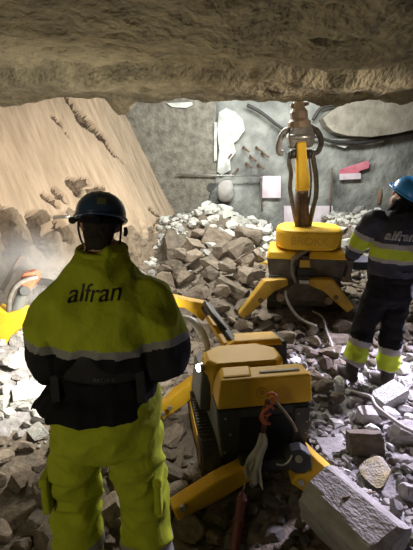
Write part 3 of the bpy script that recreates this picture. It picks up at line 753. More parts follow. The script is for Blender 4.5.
# cable end, rag and hand tool hung at the rear of the near robot
def cable_end():
    t = thing('cable_plug', 'orange-red wound cable plug with thin cord hung on the rear of the near robot', 'cable', P(265, 440, 2.12))
    rn = random.Random(3)
    pts = []
    for k in range(26):
        q = k*.75; h_ = k/25
        c = P(272 - 9*h_, 400 + 22*h_, 2.105)
        pts.append(c + V((.026*math.cos(q), .020*math.sin(q) - .0, .010*math.sin(q*1.7))))
    MB().tube(pts, .0065, 8, 3).build('coil', 'red', t, smooth=True)
    MB().tube([P(268, 396, 2.12), P(271, 393, 2.09), P(276, 396, 2.08), P(274, 402, 2.09), P(268, 408, 2.08), P(262, 413, 2.08), P(264, 421, 2.08), P(270, 424, 2.09)], .0085, 9, 4).build('coil', 'red', t, smooth=True)
    MB().tube([P(274, 400, 2.09), P(284, 411, 2.08), P(293, 424, 2.09), P(296, 431, 2.11)], [.009, .008, .008, .01], 8, 4).build('strap_end', 'arm_brown', t, smooth=True)
    MB().tube([P(268, 400, 2.11), P(266, 412, 2.10), P(264, 428, 2.10), P(263, 436, 2.09)], [.016, .018, .015, .01], 10, 4).build('plug_core', 'maroon', t, smooth=True)
    MB().tube([P(263, 434, 2.085), P(258, 452, 2.05), P(250, 474, 1.98), P(245, 484, 1.94), P(243, 493, 1.92)], .0045, 8, 4).build('cord', 'arm_brown', t, smooth=True)
    tool = thing('hose_coupling', 'dark maroon tube-shaped coupling standing at the end of the thin cord, bottom edge', 'coupling', P(235, 548, 1.68))
    a, b = P(243, 491, 1.925), P(234, 552, 1.72)
    MB().tube([a, a.lerp(b, .06), a.lerp(b, .12), a.lerp(b, .5), a.lerp(b, .9), b], [.012, .022, .025, .027, .030, .028], 16).build('tube_body', 'maroon', tool, smooth=True)
    for k in (.16, .48, .82):
        c = a.lerp(b, k); n = (b-a).normalized()*.008
        MB().cyl(c-n, c+n, .032, seg=18).build('clamp_ring', 'maroon', tool, bevel=.003)
    # rag
    mb = MB(); G = []
    nx, nz = 16, 30
    for j in range(nz+1):
        q = j/nz; row = []
        cx = 262 - 10*q; wd = (4 + 12*q**.8)*(1 - .15*max(0, q-.8)*5)
        for i in range(nx+1):
            u = i/nx*2-1
            p = P(cx + wd*u*.62 + 2.5*math.sin(q*7), 433 + 45*q + 5*u*q, 2.045)
            p.y += .022*math.sin(u*6+q*5)*q + .02*noise.noise(V((u*2, q*4, 1))) - .03*q
            row.append(mb._v(p))
        G.append(row)
    for j in range(nz):
        for i in range(nx): mb.bm.faces.new([G[j][i], G[j][i+1], G[j+1][i+1], G[j+1][i]])
    rag = mb.build('rag', 'rag', smooth=True)
    so = rag.modifiers.new('thick', 'SOLIDIFY'); so.thickness = .006
    tag(rag, 'dirty grey cloth rag hanging below the orange-red cable plug', 'rag')
cable_end()

# ---------------------------------------------------------------- far demolition robot, arm straight up
def far_robot():
    org = V((1.14, 4.62, .18)); T = Matrix.Translation(org) @ Matrix.Rotation(R(-11), 4, 'Z')
    t = thing('demolition_robot', 'farther yellow demolition robot with its arm raised to the ceiling before the far wall', 'robot', org)
    for xa, xb in ((-.43, -.26), (.26, .43)):
        mb = MB(T); n = 9; y0, y1, z0, z1 = .12, 1.15, 0, .36; r = .18
        loop = [(y0+r - r*math.sin(math.pi*k/n), z0+r - r*math.cos(math.pi*k/n)) for k in range(n+1)]
        loop += [(y1-r + r*math.sin(math.pi*k/n), z0+r + r*math.cos(math.pi*k/n)) for k in range(n+1)]
        mb.prism([(xa, y, z) for y, z in loop], (xb-xa, 0, 0))
        for a, b in zip(loop, loop[1:]+loop[:1]):
            L = math.hypot(b[0]-a[0], b[1]-a[1]); m = max(1, round(L/.055))
            for k in range(m):
                y, z = a[0]+(b[0]-a[0])*k/m, a[1]+(b[1]-a[1])*k/m
                mb.box(xa-.004, xb+.004, y-.012, y+.012, z-.014, z+.014)
        mb.build('track', 'track', t)
    MB(T).box(-.27, .27, .06, 1.1, .12, .45).build('chassis', 'dark_dusty', t, bevel=.015)
    fp = MB(T).hexa([(-.30, -.02, .20), (.30, -.02, .20), (.30, .10, .20), (-.30, .10, .20), (-.31, -.02, .50), (.31, -.02, .50), (.31, .10, .52), (-.31, .10, .52)]).build('rear_plate', 'dark_dusty', t, bevel=.015)
    for x in (-.27, .27): MB(T).cyl((x, -.06, .24), (x, .0, .24), .05, seg=18).build('hinge_pin', 'arm_brown', fp, bevel=.006)
    MB(T).box(-.07, .08, -.05, .0, .42, .47).build('latch', 'steel', fp, bevel=.008)
    # two rear boxes with yellow lids, the slot between
    for x0, x1, zt in ((-.45, -.09, .0), (.03, .44, .015)):
        b = MB(T).hexa([(x0+.03, .0, .50), (x1-.03, .0, .50), (x1-.03, .5, .50), (x0+.03, .5, .50), (x0, -.02, .72), (x1, -.02, .72), (x1, .5, .74), (x0, .5, .74)]).build('rear_box', 'dark_dusty', t, bevel=.02)
        MB(T).hexa([(x0-.01, -.03, .695+zt), (x1+.01, -.03, .695+zt), (x1+.01, .5, .73), (x0-.01, .5, .73), (x0+.02, .02, .775+zt), (x1-.03, .02, .775+zt), (x1-.03, .48, .815), (x0+.02, .48, .815)]).build('box_lid', 'yellow', b, bevel=.02, segs=3)
    sl = MB(T).box(-.11, .06, .03, .48, .50, .73).build('centre_housing', 'dark_dusty', t, bevel=.01)
    MB(T).box(-.075, .055, .0, .03, .60, .69).build('plate', 'yellow_dusty', sl, bevel=.004)
    MB(T).tube([(-.16, -.04, .70), (-.09, -.02, .75), (.0, .05, .80), (.04, .15, .82)], .028, 10, 4).build('hydraulic_hose', 'arm_brown', sl, smooth=True)
    MB(T).tube([(-.15, -.03, .72), (-.155, -.05, .62), (-.14, -.05, .52), (-.10, -.06, .44)], .022, 10, 4).build('hydraulic_hose', 'hose_grey', sl, smooth=True)
    for k in range(5): MB(T).box(-.09, .10, -.035, -.015, .515+k*.016, .524+k*.016).build('vent_slat', 'dark', fp)
    MB(T).tube([(.42, .0, .74), (.46, .1, .62), (.45, .2, .48)], .02, 10, 4).build('side_rail', 'dark', t, smooth=True)
    MB(T).hexa([(.42, .25, .38), (.56, .25, .38), (.56, .75, .38), (.42, .75, .38), (.42, .28, .62), (.52, .28, .62), (.52, .75, .64), (.42, .75, .64)]).build('side_tank', 'arm_brown', t, bevel=.03, segs=3)
    # turret: rounded thick slab
    mb = MB(T)
    def plan(z, k):
        return [(k*.385*math.copysign(abs(math.cos(q))**.55, math.cos(q)) + .02, .38 + k*.40*math.copysign(abs(math.sin(q))**.75, math.sin(q)), z) for q in [2*math.pi*i/40 for i in range(40)]]
    mb._skin([[mb._v(q) for q in rg] for rg in (plan(.80, .93), plan(.82, .99), plan(.90, 1.0), plan(.985, 1.0), plan(1.015, .975), plan(1.03, .92))])
    tu = mb.build('turret', 'yellow', t, smooth=False, bevel=.004)
    lettering('BROKK', .11, (T @ V((.02, -.02, .905)), T.to_3x3() @ V((1, 0, 0)), V((0, 0, 1))), bvh_of(tu.data), 'yellow_dusty', tu, off=.005, width=.42)
    # outriggers: spread legs with a bend
    for pts, fy in (([(286, 281), (268, 285), (241, 317)], 4.5), ([(310, 281), (328, 284), (350, 309)], 4.48)):
        q = [P(*pts[0], 4.58), P(*pts[1], fy), P(*pts[2], fy-.02)]
        q[2].z = max(q[2].z, .25)
        o = MB().beam(q, [.12, .14, .11], [.08, .17, .10]).build('outrigger', 'yellow_dusty', t, bevel=.02)
        MB().cyl(q[2]+V((0, 0, -.10)), q[2]+V((0, 0, -.02)), .08, .06, 16).build('foot_pad', 'dark_dusty', o, bevel=.005)
        c = q[1].lerp(q[2], .3) + V((0, -.07, -.05)); MB().cyl(c, c+V((0, .04, 0)), .028, seg=14).build('bolt', 'rust', o, bevel=.004)
    for s in (-1, 1):
        a = T @ V((s*.30, 1.05, .36)); b = T @ V((s*.78, 1.4, .14))
        o = MB().beam([a, a.lerp(b, .4)+V((0, 0, .06)), b], [.12, .13, .11], [.08, .14, .09]).build('outrigger', 'yellow_dusty', t, bevel=.02)
        MB().cyl(b+V((0, 0, -.08)), b, .08, .06, 16).build('foot_pad', 'dark_dusty', o, bevel=.005)
    # raised arm
    YA = 5.02
    A = lambda x, y, dy=0: P(x, y, YA+dy)
    ab = MB().beam([A(302, 236), A(302, 226), A(301.5, 190)], [.22, .12, .09], [.26, .14, .10], up=(0, 1, 0)).build('lower_arm', 'arm_brown', t, bevel=.02)
    for x in (297.2, 306.8): MB().cyl(A(x, 230, -.08), A(x+(302-x)*.2, 192, -.07), .032, seg=12).build('lift_cylinder', 'rust', ab, smooth=True)
    MB().cyl(A(296.5, 188, -.03), A(307.5, 188, -.03), .085, seg=20).build('elbow_joint', 'arm_brown', ab, bevel=.01)
    bo = MB().beam([A(302.5, 190, -.06), A(302.5, 180, -.07), A(301.5, 165, -.07), A(300.5, 142, -.06)], [.15, .14, .12, .11], [.14, .14, .13, .12], up=(0, 1, 0)).build('upper_boom', 'yellow', t, bevel=.02)
    hd = MB().beam([A(300.5, 148), A(300.5, 136), A(299.5, 124)], [.26, .30, .20], [.18, .22, .18], up=(0, 1, 0)).build('breaker_mount', 'hose_grey', t, bevel=.03)
    for x in (293, 309): MB().cyl(A(x, 150, -.08), A(x, 158, -.06), .035, seg=12).build('mount_pin', 'hose', hd, smooth=True)
    MB().cyl(A(290, 137, -.1), A(311, 137, -.1), .03, seg=12).build('mount_pin', 'steel', hd, smooth=True)
    bk = MB().tube([A(299.5, 128), A(299.2, 122), A(299.2, 119), A(298.8, 112), A(298.6, 108), A(298.6, 102)], [.13, .13, .10, .10, .07, .06], 14).build('breaker', 'arm_brown', t, bevel=.006)
    for x in (293, 305): MB().cyl(A(x, 126, -.05), A(x+.5*(299-x), 110, -.05), .022, seg=10).build('side_bolt', 'rust', bk, smooth=True)
    MB().beam([A(299, 110), A(303, 104.5), A(309, 103.5)], [.04, .05, .03], [.05, .05, .04], up=(0, 1, 0)).build('claw', 'rust', bk, bevel=.008)
    MB().beam([A(298, 110), A(293, 106), A(291, 104)], [.04, .05, .03], [.05, .05, .04], up=(0, 1, 0)).build('claw', 'rust', bk, bevel=.008)
    H_ = [([(292, 130), (284, 132), (279, 143), (279, 152), (283, 153)], .034, 'hose_grey'),
          ([(308, 126), (317, 131), (321, 141), (318, 151), (312, 153)], .034, 'hose_grey'),
          ([(290, 152), (289, 162), (291, 173), (290, 188), (293, 206), (297, 226)], .026, 'hose_grey'),
          ([(312, 152), (314, 164), (316, 178), (316, 194), (313, 208), (309, 226)], .03, 'hose_grey'),
          ([(309, 158), (311, 178), (310, 196), (307, 210)], .012, 'hose_grey'),
          ([(303, 148), (306, 138), (312, 135), (312, 140)], .03, 'arm_brown')]
    for pts, r, m in H_: MB().tube([A(x, y, -.02) for x, y in pts], r, 10, 6).build('hydraulic_hose', m, t, smooth=True)
    return t
far_robot()
# loose cables on the ground
def ground_cable(px, r, lift, label, m='cable_grey', extra=()):
    pts = []
    for x, y in px:
        g = ground_at(x, y); pts.append(V((g.x, g.y, H(g.x, g.y) + lift)))
    return tag(MB().tube(list(extra)+pts, r, 8, 6).build('cable', m, smooth=True), label, 'cable')
tag(MB().tube([P(286, 291, 4.50), P(286, 297, 4.44), P(290, 306, 4.36), P(297, 316, 4.28), P(306, 322, 4.22), P(316, 326, 4.05)], .016, 8, 6).build('cable', 'cable_grey', smooth=True), 'pale cable hanging from the rear plate of the far robot to the stones', 'cable')
ground_cable([(312, 318), (322, 326), (326, 340), (330, 352), (333, 366)], .012, .10, 'thin pale cable lying over stones between the far robot and the far worker')
tag(MB().tube([P(352, 391, 3.15), P(362, 394, 3.0), P(371, 397, 2.86), P(376, 406, 2.72), P(388, 416, 2.58), P(402, 426, 2.46), P(418, 434, 2.36)], .013, 8, 6).build('cable', 'cable_grey', smooth=True), 'thick pale grey cable bent over the blocks at the right edge', 'cable')
tag(MB().tube([P(343, 499, 1.735), P(355, 495, 1.76), P(366, 494, 1.80), P(375, 492, 1.83)], [.008, .010, .009, .005], 7, 3).build('wood_splinter', 'rust', smooth=True), 'thin dark splinter lying across the largest concrete slab', 'splinter')
tag(MB().tube([P(330, 496, 1.77), P(334, 501, 1.74), P(343, 520, 1.66), P(352, 540, 1.60)], .009, 7, 3).build('bent_rebar', 'rust', smooth=True), 'dark bent rebar running down the face of the largest concrete slab', 'rebar')
tag(MB().tube([P(2, 290, 3.72), P(8, 279, 3.74), P(15, 266, 3.78), P(22, 256, 3.82)], .022, 8, 4).build('bent_rebar', 'rust', smooth=True), 'dark bent rebar leaning up beside the robot breaker at the left edge', 'rebar')
tag(MB().tube([P(27, 219, 5.2), P(48, 217.5, 5.15), P(70, 216.5, 5.1)], .022, 8, 3).build('rebar_rod', 'steel', smooth=True), 'pale rod lying level across the dark hollow in the earth bank', 'rebar')

# dust hanging in the lamplight at the foot of the bank
def dust():
    m = bpy.data.materials.new('dust_haze'); m.use_nodes = True; nt = m.node_tree; nt.nodes.clear()
    o_ = nt.nodes.new('ShaderNodeOutputMaterial'); v_ = nt.nodes.new('ShaderNodeVolumeScatter'); v_.inputs['Density'].default_value = .8
    v_.inputs['Color'].default_value = (.95, .95, .95, 1); nt.links.new(v_.outputs[0], o_.inputs['Volume'])
    tc = nt.nodes.new('ShaderNodeTexCoord'); ds = nt.nodes.new('ShaderNodeVectorMath'); ds.operation = 'DISTANCE'; ds.inputs[1].default_value = (.5, .5, .5)
    mr = nt.nodes.new('ShaderNodeMapRange'); mr.interpolation_type = 'SMOOTHSTEP'
    for k_, q_ in (('From Min', .5), ('From Max', .05), ('To Min', 0), ('To Max', 1.5)): mr.inputs[k_].default_value = q_
    nt.links.new(tc.outputs['Generated'], ds.inputs[0]); nt.links.new(ds.outputs['Value'], mr.inputs['Value']); nt.links.new(mr.outputs['Result'], v_.inputs['Density'])
    M['dust'] = m
    c = P(28, 275, 3.75)
    o = MB().ball(c, (.62, .38, .55), 3).build('dust_haze', 'dust', smooth=True)
    tag(o, 'faint white dust drifting at the foot of the earth bank behind the near worker', 'dust', kind='stuff')
dust()

# ---------------------------------------------------------------- people
def hand(mb, wrist, d, n, side):
    """palm, four unequal bent fingers and a thumb leaving the side near its base; d = along the hand, n = palm side"""
    d = V(d).normalized(); n = V(n); n = (n - d*n.dot(d)).normalized(); s = d.cross(n)*side
    pc = wrist + d*.05
    mb.tube([wrist - d*.01, wrist + d*.02, pc, wrist + d*.085, wrist + d*.10], [.024, .030, .038, .040, .034], 12, 2, sq=None)
    for k, L in ((-1.5, .062), (-.5, .078), (.5, .084), (1.5, .074)):
        b = wrist + d*(.088 - .004*abs(k)) + s*k*.0195
        p1 = b + (d*.85 + n*.5).normalized()*L*.5
        p2 = p1 + (d*.25 + n*1.0).normalized()*L*.32
        p3 = p2 + (d*-.35 + n*.9).normalized()*L*.24
        mb.tube([b - d*.02, b, p1, p2, p3], [.0105, .0100, .0095, .0088, .0075], 8, 3)
    b = wrist + d*.025 + s*.028
    p1 = b + (s*.8 + d*.6 + n*.3).normalized()*.038
    p2 = p1 + (s*.1 + d*.8 + n*.7).normalized()*.032
    mb.tube([b - s*.015, b, p1, p2], [.014, .013, .011, .009], 8, 3)

def head(mb, c, F, U, k=1.0):
    """skull, jaw, nose, brow, lips, ears: F = where the face looks, U = up"""
    F = V(F).normalized(); U = V(U); U = (U - F*U.dot(F)).normalized(); S = F.cross(U)
    Rm = Matrix((S, F, U)).transposed().to_4x4(); old = mb.T
    mb.T = old @ Matrix.Translation(c) @ Rm @ Matrix.Scale(k, 4)
    mb.ball((0, -.008, .022), (.074, .094, .092)); mb.ball((0, .028, -.045), (.056, .060, .062)); mb.ball((0, .060, -.088), (.028, .026, .022), 2)
    mb.tube([(0, .082, .022), (0, .099, -.004), (0, .108, -.022), (0, .088, -.032)], [.010, .011, .013, .010], 8, 2)
    mb.tube([(-.045, .072, .034), (0, .088, .037), (.045, .072, .034)], .009, 8, 3)
    mb.tube([(-.022, .082, -.056), (0, .091, -.055), (.022, .082, -.056)], .0065, 8, 3)
    mb.tube([(-.020, .080, -.067), (0, .089, -.067), (.020, .080, -.067)], .0075, 8, 3)
    for s in (-1, 1):
        mb.tube([(s*.074, -.005, -.028), (s*.082, -.012, -.012), (s*.086, -.020, .008), (s*.082, -.014, .024), (s*.075, -.002, .024)], [.007, .009, .010, .010, .007], 8, 3)
    m = mb.T.copy(); mb.T = old
    return m

def helmet(parent, HM, shell, sticker=None, strap='black_cloth', peak=True, side='near'):
    """hard hat on the head frame HM (x side, y face, z up)"""
    mb = MB(HM); ringsp = []
    for k in range(10):
        q = math.pi/2*k/9.3
        ringsp.append((0, -.006, .050 + .105*math.sin(q), .112*math.cos(q)**.85, .134*math.cos(q)**.85))
    base = [(0, -.006, .036, .1125, .1345)]
    mb.rings(base + ringsp, 32)
    for v in mb.bm.verts: pass
    o = mb.build('helmet', shell, parent, smooth=True)
    rim = MB(HM); L = []
    for k in range(41):
        q = 2*math.pi*k/40
        f = max(0, math.sin(q)); r = 1 + .02 + .20*f**3
        L.append((.1145*math.cos(q)*(1-.01), -.006 + .136*math.sin(q)*r, .036 - .010*f))
    rim.tube(L, .0065, 8); rim.build('helmet_rim', shell, o, smooth=True)
    pk = MB(HM); inner = []; outer = []
    for k in range(17):
        q = math.pi*(.12 + .76*k/16); f = math.sin(q)
        inner.append((.110*math.cos(q), -.008 + .132*math.sin(q), .044)); outer.append((.116*math.cos(q), -.006 + .136*math.sin(q)*(1.02 + .20*f**3), .027))
    pk.prism(inner + outer[::-1], (0, 0, .006)); pk.build('helmet_peak', shell, o)
    for x in (-.035, 0, .035):
        rd = MB(HM); pts = []
        for k in range(13):
            q = math.pi*(.16 + .68*k/12)
            cz = math.sin(q); pts.append((x*(.5+.5*cz), -.006 - .134*math.cos(q)*math.sqrt(max(0, 1-(x/.112)**2))*.985, .050 + .104*cz**.9*math.sqrt(max(.01, 1-(x/.112)**2))))
        rd.tube(pts, .0055, 8, 2); rd.build('helmet_ridge', shell, o, smooth=True)
    st = MB(HM); A = []; B_ = []
    pts = [(.092*math.cos(q), -.008 + .112*math.sin(q), .024 - .016*max(0, -math.sin(q))) for q in [2*math.pi*k/40 for k in range(41)]]
    for a, b in zip(pts, pts[1:]):
        st.beam([a, b], [.006, .006], [.022, .022])
    st.build('head_band', strap, o)
    MB(HM).cyl((0, -.118, .010), (0, -.136, .008), .021, .019, 20).build('band_knob', strap, o, bevel=.003)
    if sticker:
        bv = bvh_of(o.data); c, sx, sz = sticker; G = []; mb = MB()
        for j in range(5):
            row = []
            for i in range(5):
                p = V((c[0] + sx*(i/2-1), -.4, c[1] + sz*(j/2-1)))
                a = HM @ p; h = bv.ray_cast(a, HM.to_3x3() @ V((0, 1, 0)))
                row.append(mb._v((h[0] if h[0] else a) - (HM.to_3x3() @ V((0, 1, 0)))*.002))
            G.append(row)
        for j in range(4):
            for i in range(4): mb.bm.faces.new([G[j][i], G[j][i+1], G[j+1][i+1], G[j+1][i]])
        s_ = mb.build('sticker', 'sticker', o, smooth=True)
    return o

def assign(o, fn):
    me = o.data
    for p in me.polygons: p.material_index = fn(p.center)

def seg_param(p, pts):
    """distance to a polyline and the length along it"""
    best = (9, 0); L = 0
    for a, b in zip(pts, pts[1:]):
        ab = b-a; k = max(0, min(1, (p-a).dot(ab)/ab.length_squared)); d = (p-(a+ab*k)).length
        if d < best[0]: best = (d, L + k*ab.length)
        L += ab.length
    return best

def near_worker():
    cx, cy = -.378, 1.45
    hc = V((-.383, 1.50, 1.690))
    F = V((-.10, 1, -.30)); U = V((.03, .3, 1))
    J = dict(sl=V((-.516, 1.43, 1.418)), sr=V((-.222, 1.43, 1.424)), el=V((-.588, 1.40, 1.225)), er=V((-.152, 1.40, 1.235)), wl=V((-.525, 1.63, 1.075)), wr=V((-.275, 1.63, 1.075)),
             hl=V((-.50, cy, .93)), hr=V((-.31, cy, .93)), kl=V((-.565, 1.50, .50)), kr=V((-.265, 1.49, .50)), al=V((-.575, 1.45, .09)), ar=V((-.255, 1.45, .09)))
    mb = MB()
    HM = head(mb, hc, F, U, .80)
    mb.tube([(cx, 1.45, 1.50), (cx+.005, 1.46, 1.56), hc + V((0, -.025, -.05))], [.062, .058, .060], 14, 3)
    mb.rings([(cx, cy, .86, .10, .08), (cx, cy, .92, .155, .10), (cx, cy, 1.02, .145, .095), (cx, cy, 1.16, .14, .09), (cx, cy, 1.32, .165, .10), (cx, cy-.01, 1.44, .175, .095), (cx, cy-.01, 1.50, .12, .075), (cx, cy, 1.54, .05, .05)])
    for s, e, w_, side in ((J['sl'], J['el'], J['wl'], 1), (J['sr'], J['er'], J['wr'], -1)):
        mb.tube([V((cx, cy-.01, 1.45)).lerp(s, .7), s, s.lerp(e, .5), e, e.lerp(w_, .4), w_], [.06, .056, .048, .040, .038, .026], 12, 3)
        hand(mb, w_, V((side*.18, .9, -.18)), V((0, -.2, -1)), side)
    for h, k, a in ((J['hl'], J['kl'], J['al']), (J['hr'], J['kr'], J['ar'])):
        mb.tube([h + V((0, 0, .05)), h + V((0, 0, -.08)), h.lerp(k, .5), k, k.lerp(a, .35), a.lerp(k, .1), a], [.085, .088, .074, .055, .055, .037, .036], 14, 3)
        mb.tube([a + V((0, -.06, -.05)), a + V((0, .02, -.045)), a + V((0, .14, -.065))], [.036, .042, .032], 12, 3)
    me = fuse(mb, .007, 4)
    me.name = 'person'
    body = link('person', me, 'skin')
    tag(body, 'nearest person in a dark navy helmet and yellow hi-vis jacket, standing with back turned', 'person')
    # eyes, hair
    for s in (-1, 1): MB(HM).ball((s*.031, .077, .016), .0125, 2).build('eye', 'rock_pale', body, smooth=True)
    mb = MB(HM); mb.ball((0, -.024, .03), (.079, .088, .09)); mb.ball((0, -.050, -.035), (.068, .052, .062)); mb.rings([(0, -.055, -.115, .050, .030), (0, -.055, -.06, .062, .045), (0, -.04, .0, .074, .06)])
    link('hair', fuse(mb, .007, 3, .003, 60), 'hair', body)
    hm = helmet(body, HM, 'helmet_navy', ((.020, .092), .019, .016))
    MB(HM).tube([(-.112, .0, .03), (-.128, .01, .022), (-.138, .03, .03), (-.132, .06, .04)], [.012, .014, .014, .010], 10, 3).build('visor_clip', 'belt', hm, smooth=True)
    MB(HM).tube([(.110, -.01, .0), (.113, .0, -.02), (.108, .01, -.035)], [.008, .010, .008], 10, 3).build('visor_clip', 'belt', hm, smooth=True)
    for s in (-1, 1):
        MB(HM).tube([(s*.094, -.03, .03), (s*.092, -.02, -.03), (s*.075, .03, -.085), (0, .06, -.125)], .005, 8, 4, sq=(1, .6)).build('chin_strap', 'belt', hm, smooth=True)
    # jacket
    mb = MB()
    mb.rings([(cx+.0, cy-.005, 1.10, .165, .125), (cx, cy-.005, 1.17, .175, .13), (cx, cy-.012, 1.24, .205, .145), (cx, cy-.018, 1.33, .222, .152), (cx, cy-.022, 1.40, .205, .148), (cx, cy-.022, 1.46, .182, .132), (cx, cy-.012, 1.52, .140, .108), (cx, cy, 1.565, .098, .088), (cx+.003, cy+.008, 1.600, .086, .080), (cx+.006, cy+.012, 1.618, .082, .076)], 36)
    AL = [J['sl'], J['el'], J['wl']]; AR = [J['sr'], J['er'], J['wr']]
    for s, e, w_ in (AL, AR):
        mb.tube([V((cx, cy-.012, 1.45)).lerp(s, .6), s + V((0, 0, -.01)), s.lerp(e, .5), e.lerp(s, .12), e.lerp(w_, .12), e.lerp(w_, .55), w_.lerp(e, .03)], [.092, .094, .092, .086, .080, .066, .052], 16, 4)
    me = fuse(mb, .0075, 7, .032, 6.5, (1, 1, .75))
    jk = link('jacket', me, ['hivis', 'reflect', 'charcoal', 'black_cloth'], body)
    def jf(c):
        dx = abs(c.x-cx); th = 1.305 + .12*max(0, dx-.14) + .004*math.sin(c.x*30)
        if c.z > th: return 0
        if c.z > th - (.032 if dx < .19 else .028): return 1
        return 2 if dx > .17 else 3
    assign(jk, jf)
    # collar roll
    MB().tube([(cx+.004+.083*math.cos(q), cy+.008+.078*math.sin(q), 1.614+.012*math.sin(q)) for q in [2*math.pi*k/24 for k in range(25)]], .012, 8).build('collar', 'hivis', jk, smooth=True)
    bv = bvh_of(me)
    lettering('alfran', .074, ((-.376, 1.25, 1.492), (1, 0, .05), (-.05, 0, 1)), bv, 'ink', jk, .22, .003, width=.178, offset=.0)
    # belt of the control harness, black shirt, trousers
    def ringloft(name, specs, m, parent, seg=44, wr=.0, ws=9, pw=1.0, st=(1, 1, 1)):
        mb = MB(); mb.rings(specs, seg, pw); return link(name, fuse(mb, .0075, 6, wr, ws, st), m, parent)
    bl = ringloft('belt', [(cx+.0, cy-.004, 1.165, .198, .150), (cx, cy-.006, 1.185, .200, .153), (cx, cy-.008, 1.272, .206, .160), (cx, cy-.008, 1.288, .203, .157)], 'belt', body)
    lettering('BROKK', .02, ((-.352, 1.2, 1.188), (1, 0, -.02), (.02, 0, 1)), bvh_of(bl.data), 'ink_dim', bl, 0, .003, width=.075)
    for dx in (-.155, .14):
        MB().beam([(cx+dx, cy-.115, 1.24), (cx+dx*1.03, cy-.122, 1.17), (cx+dx*1.04, cy-.12, 1.08)], [.032]*3, [.012]*3, up=(0, -1, 0)).build('belt_strap', 'belt', bl, bevel=.003)
    ringloft('shirt', [(cx-.045, cy-.01, 1.012, .228, .168), (cx-.043, cy-.01, 1.03, .226, .168), (cx-.025, cy-.008, 1.075, .210, .160), (cx, cy-.004, 1.10, .190, .145), (cx, cy-.004, 1.16, .185, .14)], 'black_cloth', body, wr=.014, ws=9, st=(1.5, 1.5, .5))
    mb = MB(); mb.prism([(cx-.19, cy-.06, 1.14), (cx-.20, cy-.09, 1.015), (cx-.305, cy-.04, .995), (cx-.28, cy+.0, 1.03)], (0, .05, 0))
    link('shirt_corner', fuse(mb, .0075, 4, .006, 9), 'black_cloth', body)
    mb = MB()
    mb.rings([(cx-.03, cy, .79, .14, .09), (cx-.03, cy, .84, .20, .13), (cx-.03, cy, .90, .215, .145), (cx, cy, 1.0, .195, .14), (cx, cy, 1.06, .18, .13)], 36)
    LL, LR = [J['hl'], J['kl'], J['al']], [J['hr'], J['kr'], J['ar']]
    for h, k, a in (LL, LR):
        mb.tube([h + V((0, 0, .02)), h.lerp(k, .22), h.lerp(k, .6), k, k.lerp(a, .25), k.lerp(a, .6), a + V((0, 0, .05))], [.112, .114, .103, .099, .100, .104, .098], 22, 4)
    me = fuse(mb, .0075, 6, .026, 6, (1, 1, 1.5))
    tr = link('trousers', me, ['hivis', 'reflect'], body)
    assign(tr, lambda c: 1 if .262 < c.z < .352 or .15 < c.z < .20 else 0)
    bv = bvh_of(me)
    for x, ang in ((-.655, -1), (-.195, 1)):
        c = V((x, 1.45, .64)); h = bv.ray_cast(c + V((ang*.3, -.03, 0)), V((-ang, 0, 0)))
        p = h[0] if h[0] else c
        MB().hexa([(p.x-.016, 1.37, .54), (p.x+.016, 1.37, .54), (p.x+.016, 1.50, .54), (p.x-.016, 1.50, .54), (p.x-.014, 1.37, .70), (p.x+.014, 1.37, .70), (p.x+.014, 1.50, .70), (p.x-.014, 1.50, .70)]).build('thigh_pocket', 'hivis', tr, bevel=.01)
        MB().hexa([(p.x-.019, 1.365, .675), (p.x+.019, 1.365, .675), (p.x+.019, 1.505, .675), (p.x-.019, 1.505, .675), (p.x-.017, 1.365, .715), (p.x+.017, 1.365, .715), (p.x+.017, 1.505, .715), (p.x-.017, 1.505, .715)]).build('pocket_flap', 'hivis', tr, bevel=.008)
    for a in (J['al'], J['ar']):
        mb = MB(); mb.tube([a + V((0, -.075, -.055)), a + V((0, .0, -.045)), a + V((0, .10, -.058)), a + V((0, .185, -.068))], [.042, .052, .048, .034], 14, 4)
        mb.tube([a + V((0, 0, -.05)), a + V((0, -.01, .11))], [.052, .056], 14); mb.box(a.x-.048, a.x+.048, a.y-.11, a.y+.20, .0, .026)
        link('boot', fuse(mb, .008, 3), 'boot', body)
    # remote control held at the belly
    t = thing('remote_control', 'remote control box with a red knob held before the belly of the near worker', 'remote control', (-.40, 1.72, .93))
    MB().hexa([(-.56, 1.665, .93), (-.275, 1.665, .93), (-.275, 1.84, .93), (-.56, 1.84, .93), (-.57, 1.655, 1.02), (-.265, 1.655, 1.02), (-.265, 1.85, 1.035), (-.57, 1.85, 1.035)]).build('case', 'belt', t, bevel=.012)
    for x in (-.50, -.33):
        MB().cyl((x, 1.77, 1.02), (x, 1.765, 1.075), .010, .008, 12).build('joystick', 'hose', t)
    MB().cyl((-.275, 1.70, .97), (-.245, 1.70, .968), .012, seg=14).build('knob_stem', 'hose', t)
    MB().cyl((-.252, 1.70, .968), (-.236, 1.70, .967), .022, .020, 18).build('knob', 'maroon', t, bevel=.004)
    MB().tube([(-.262, 1.665, .945), (-.247, 1.66, .952), (-.247, 1.66, .99), (-.262, 1.665, .995)], .006, 8, 3).build('guard_loop', 'hose', t, smooth=True)
near_worker()

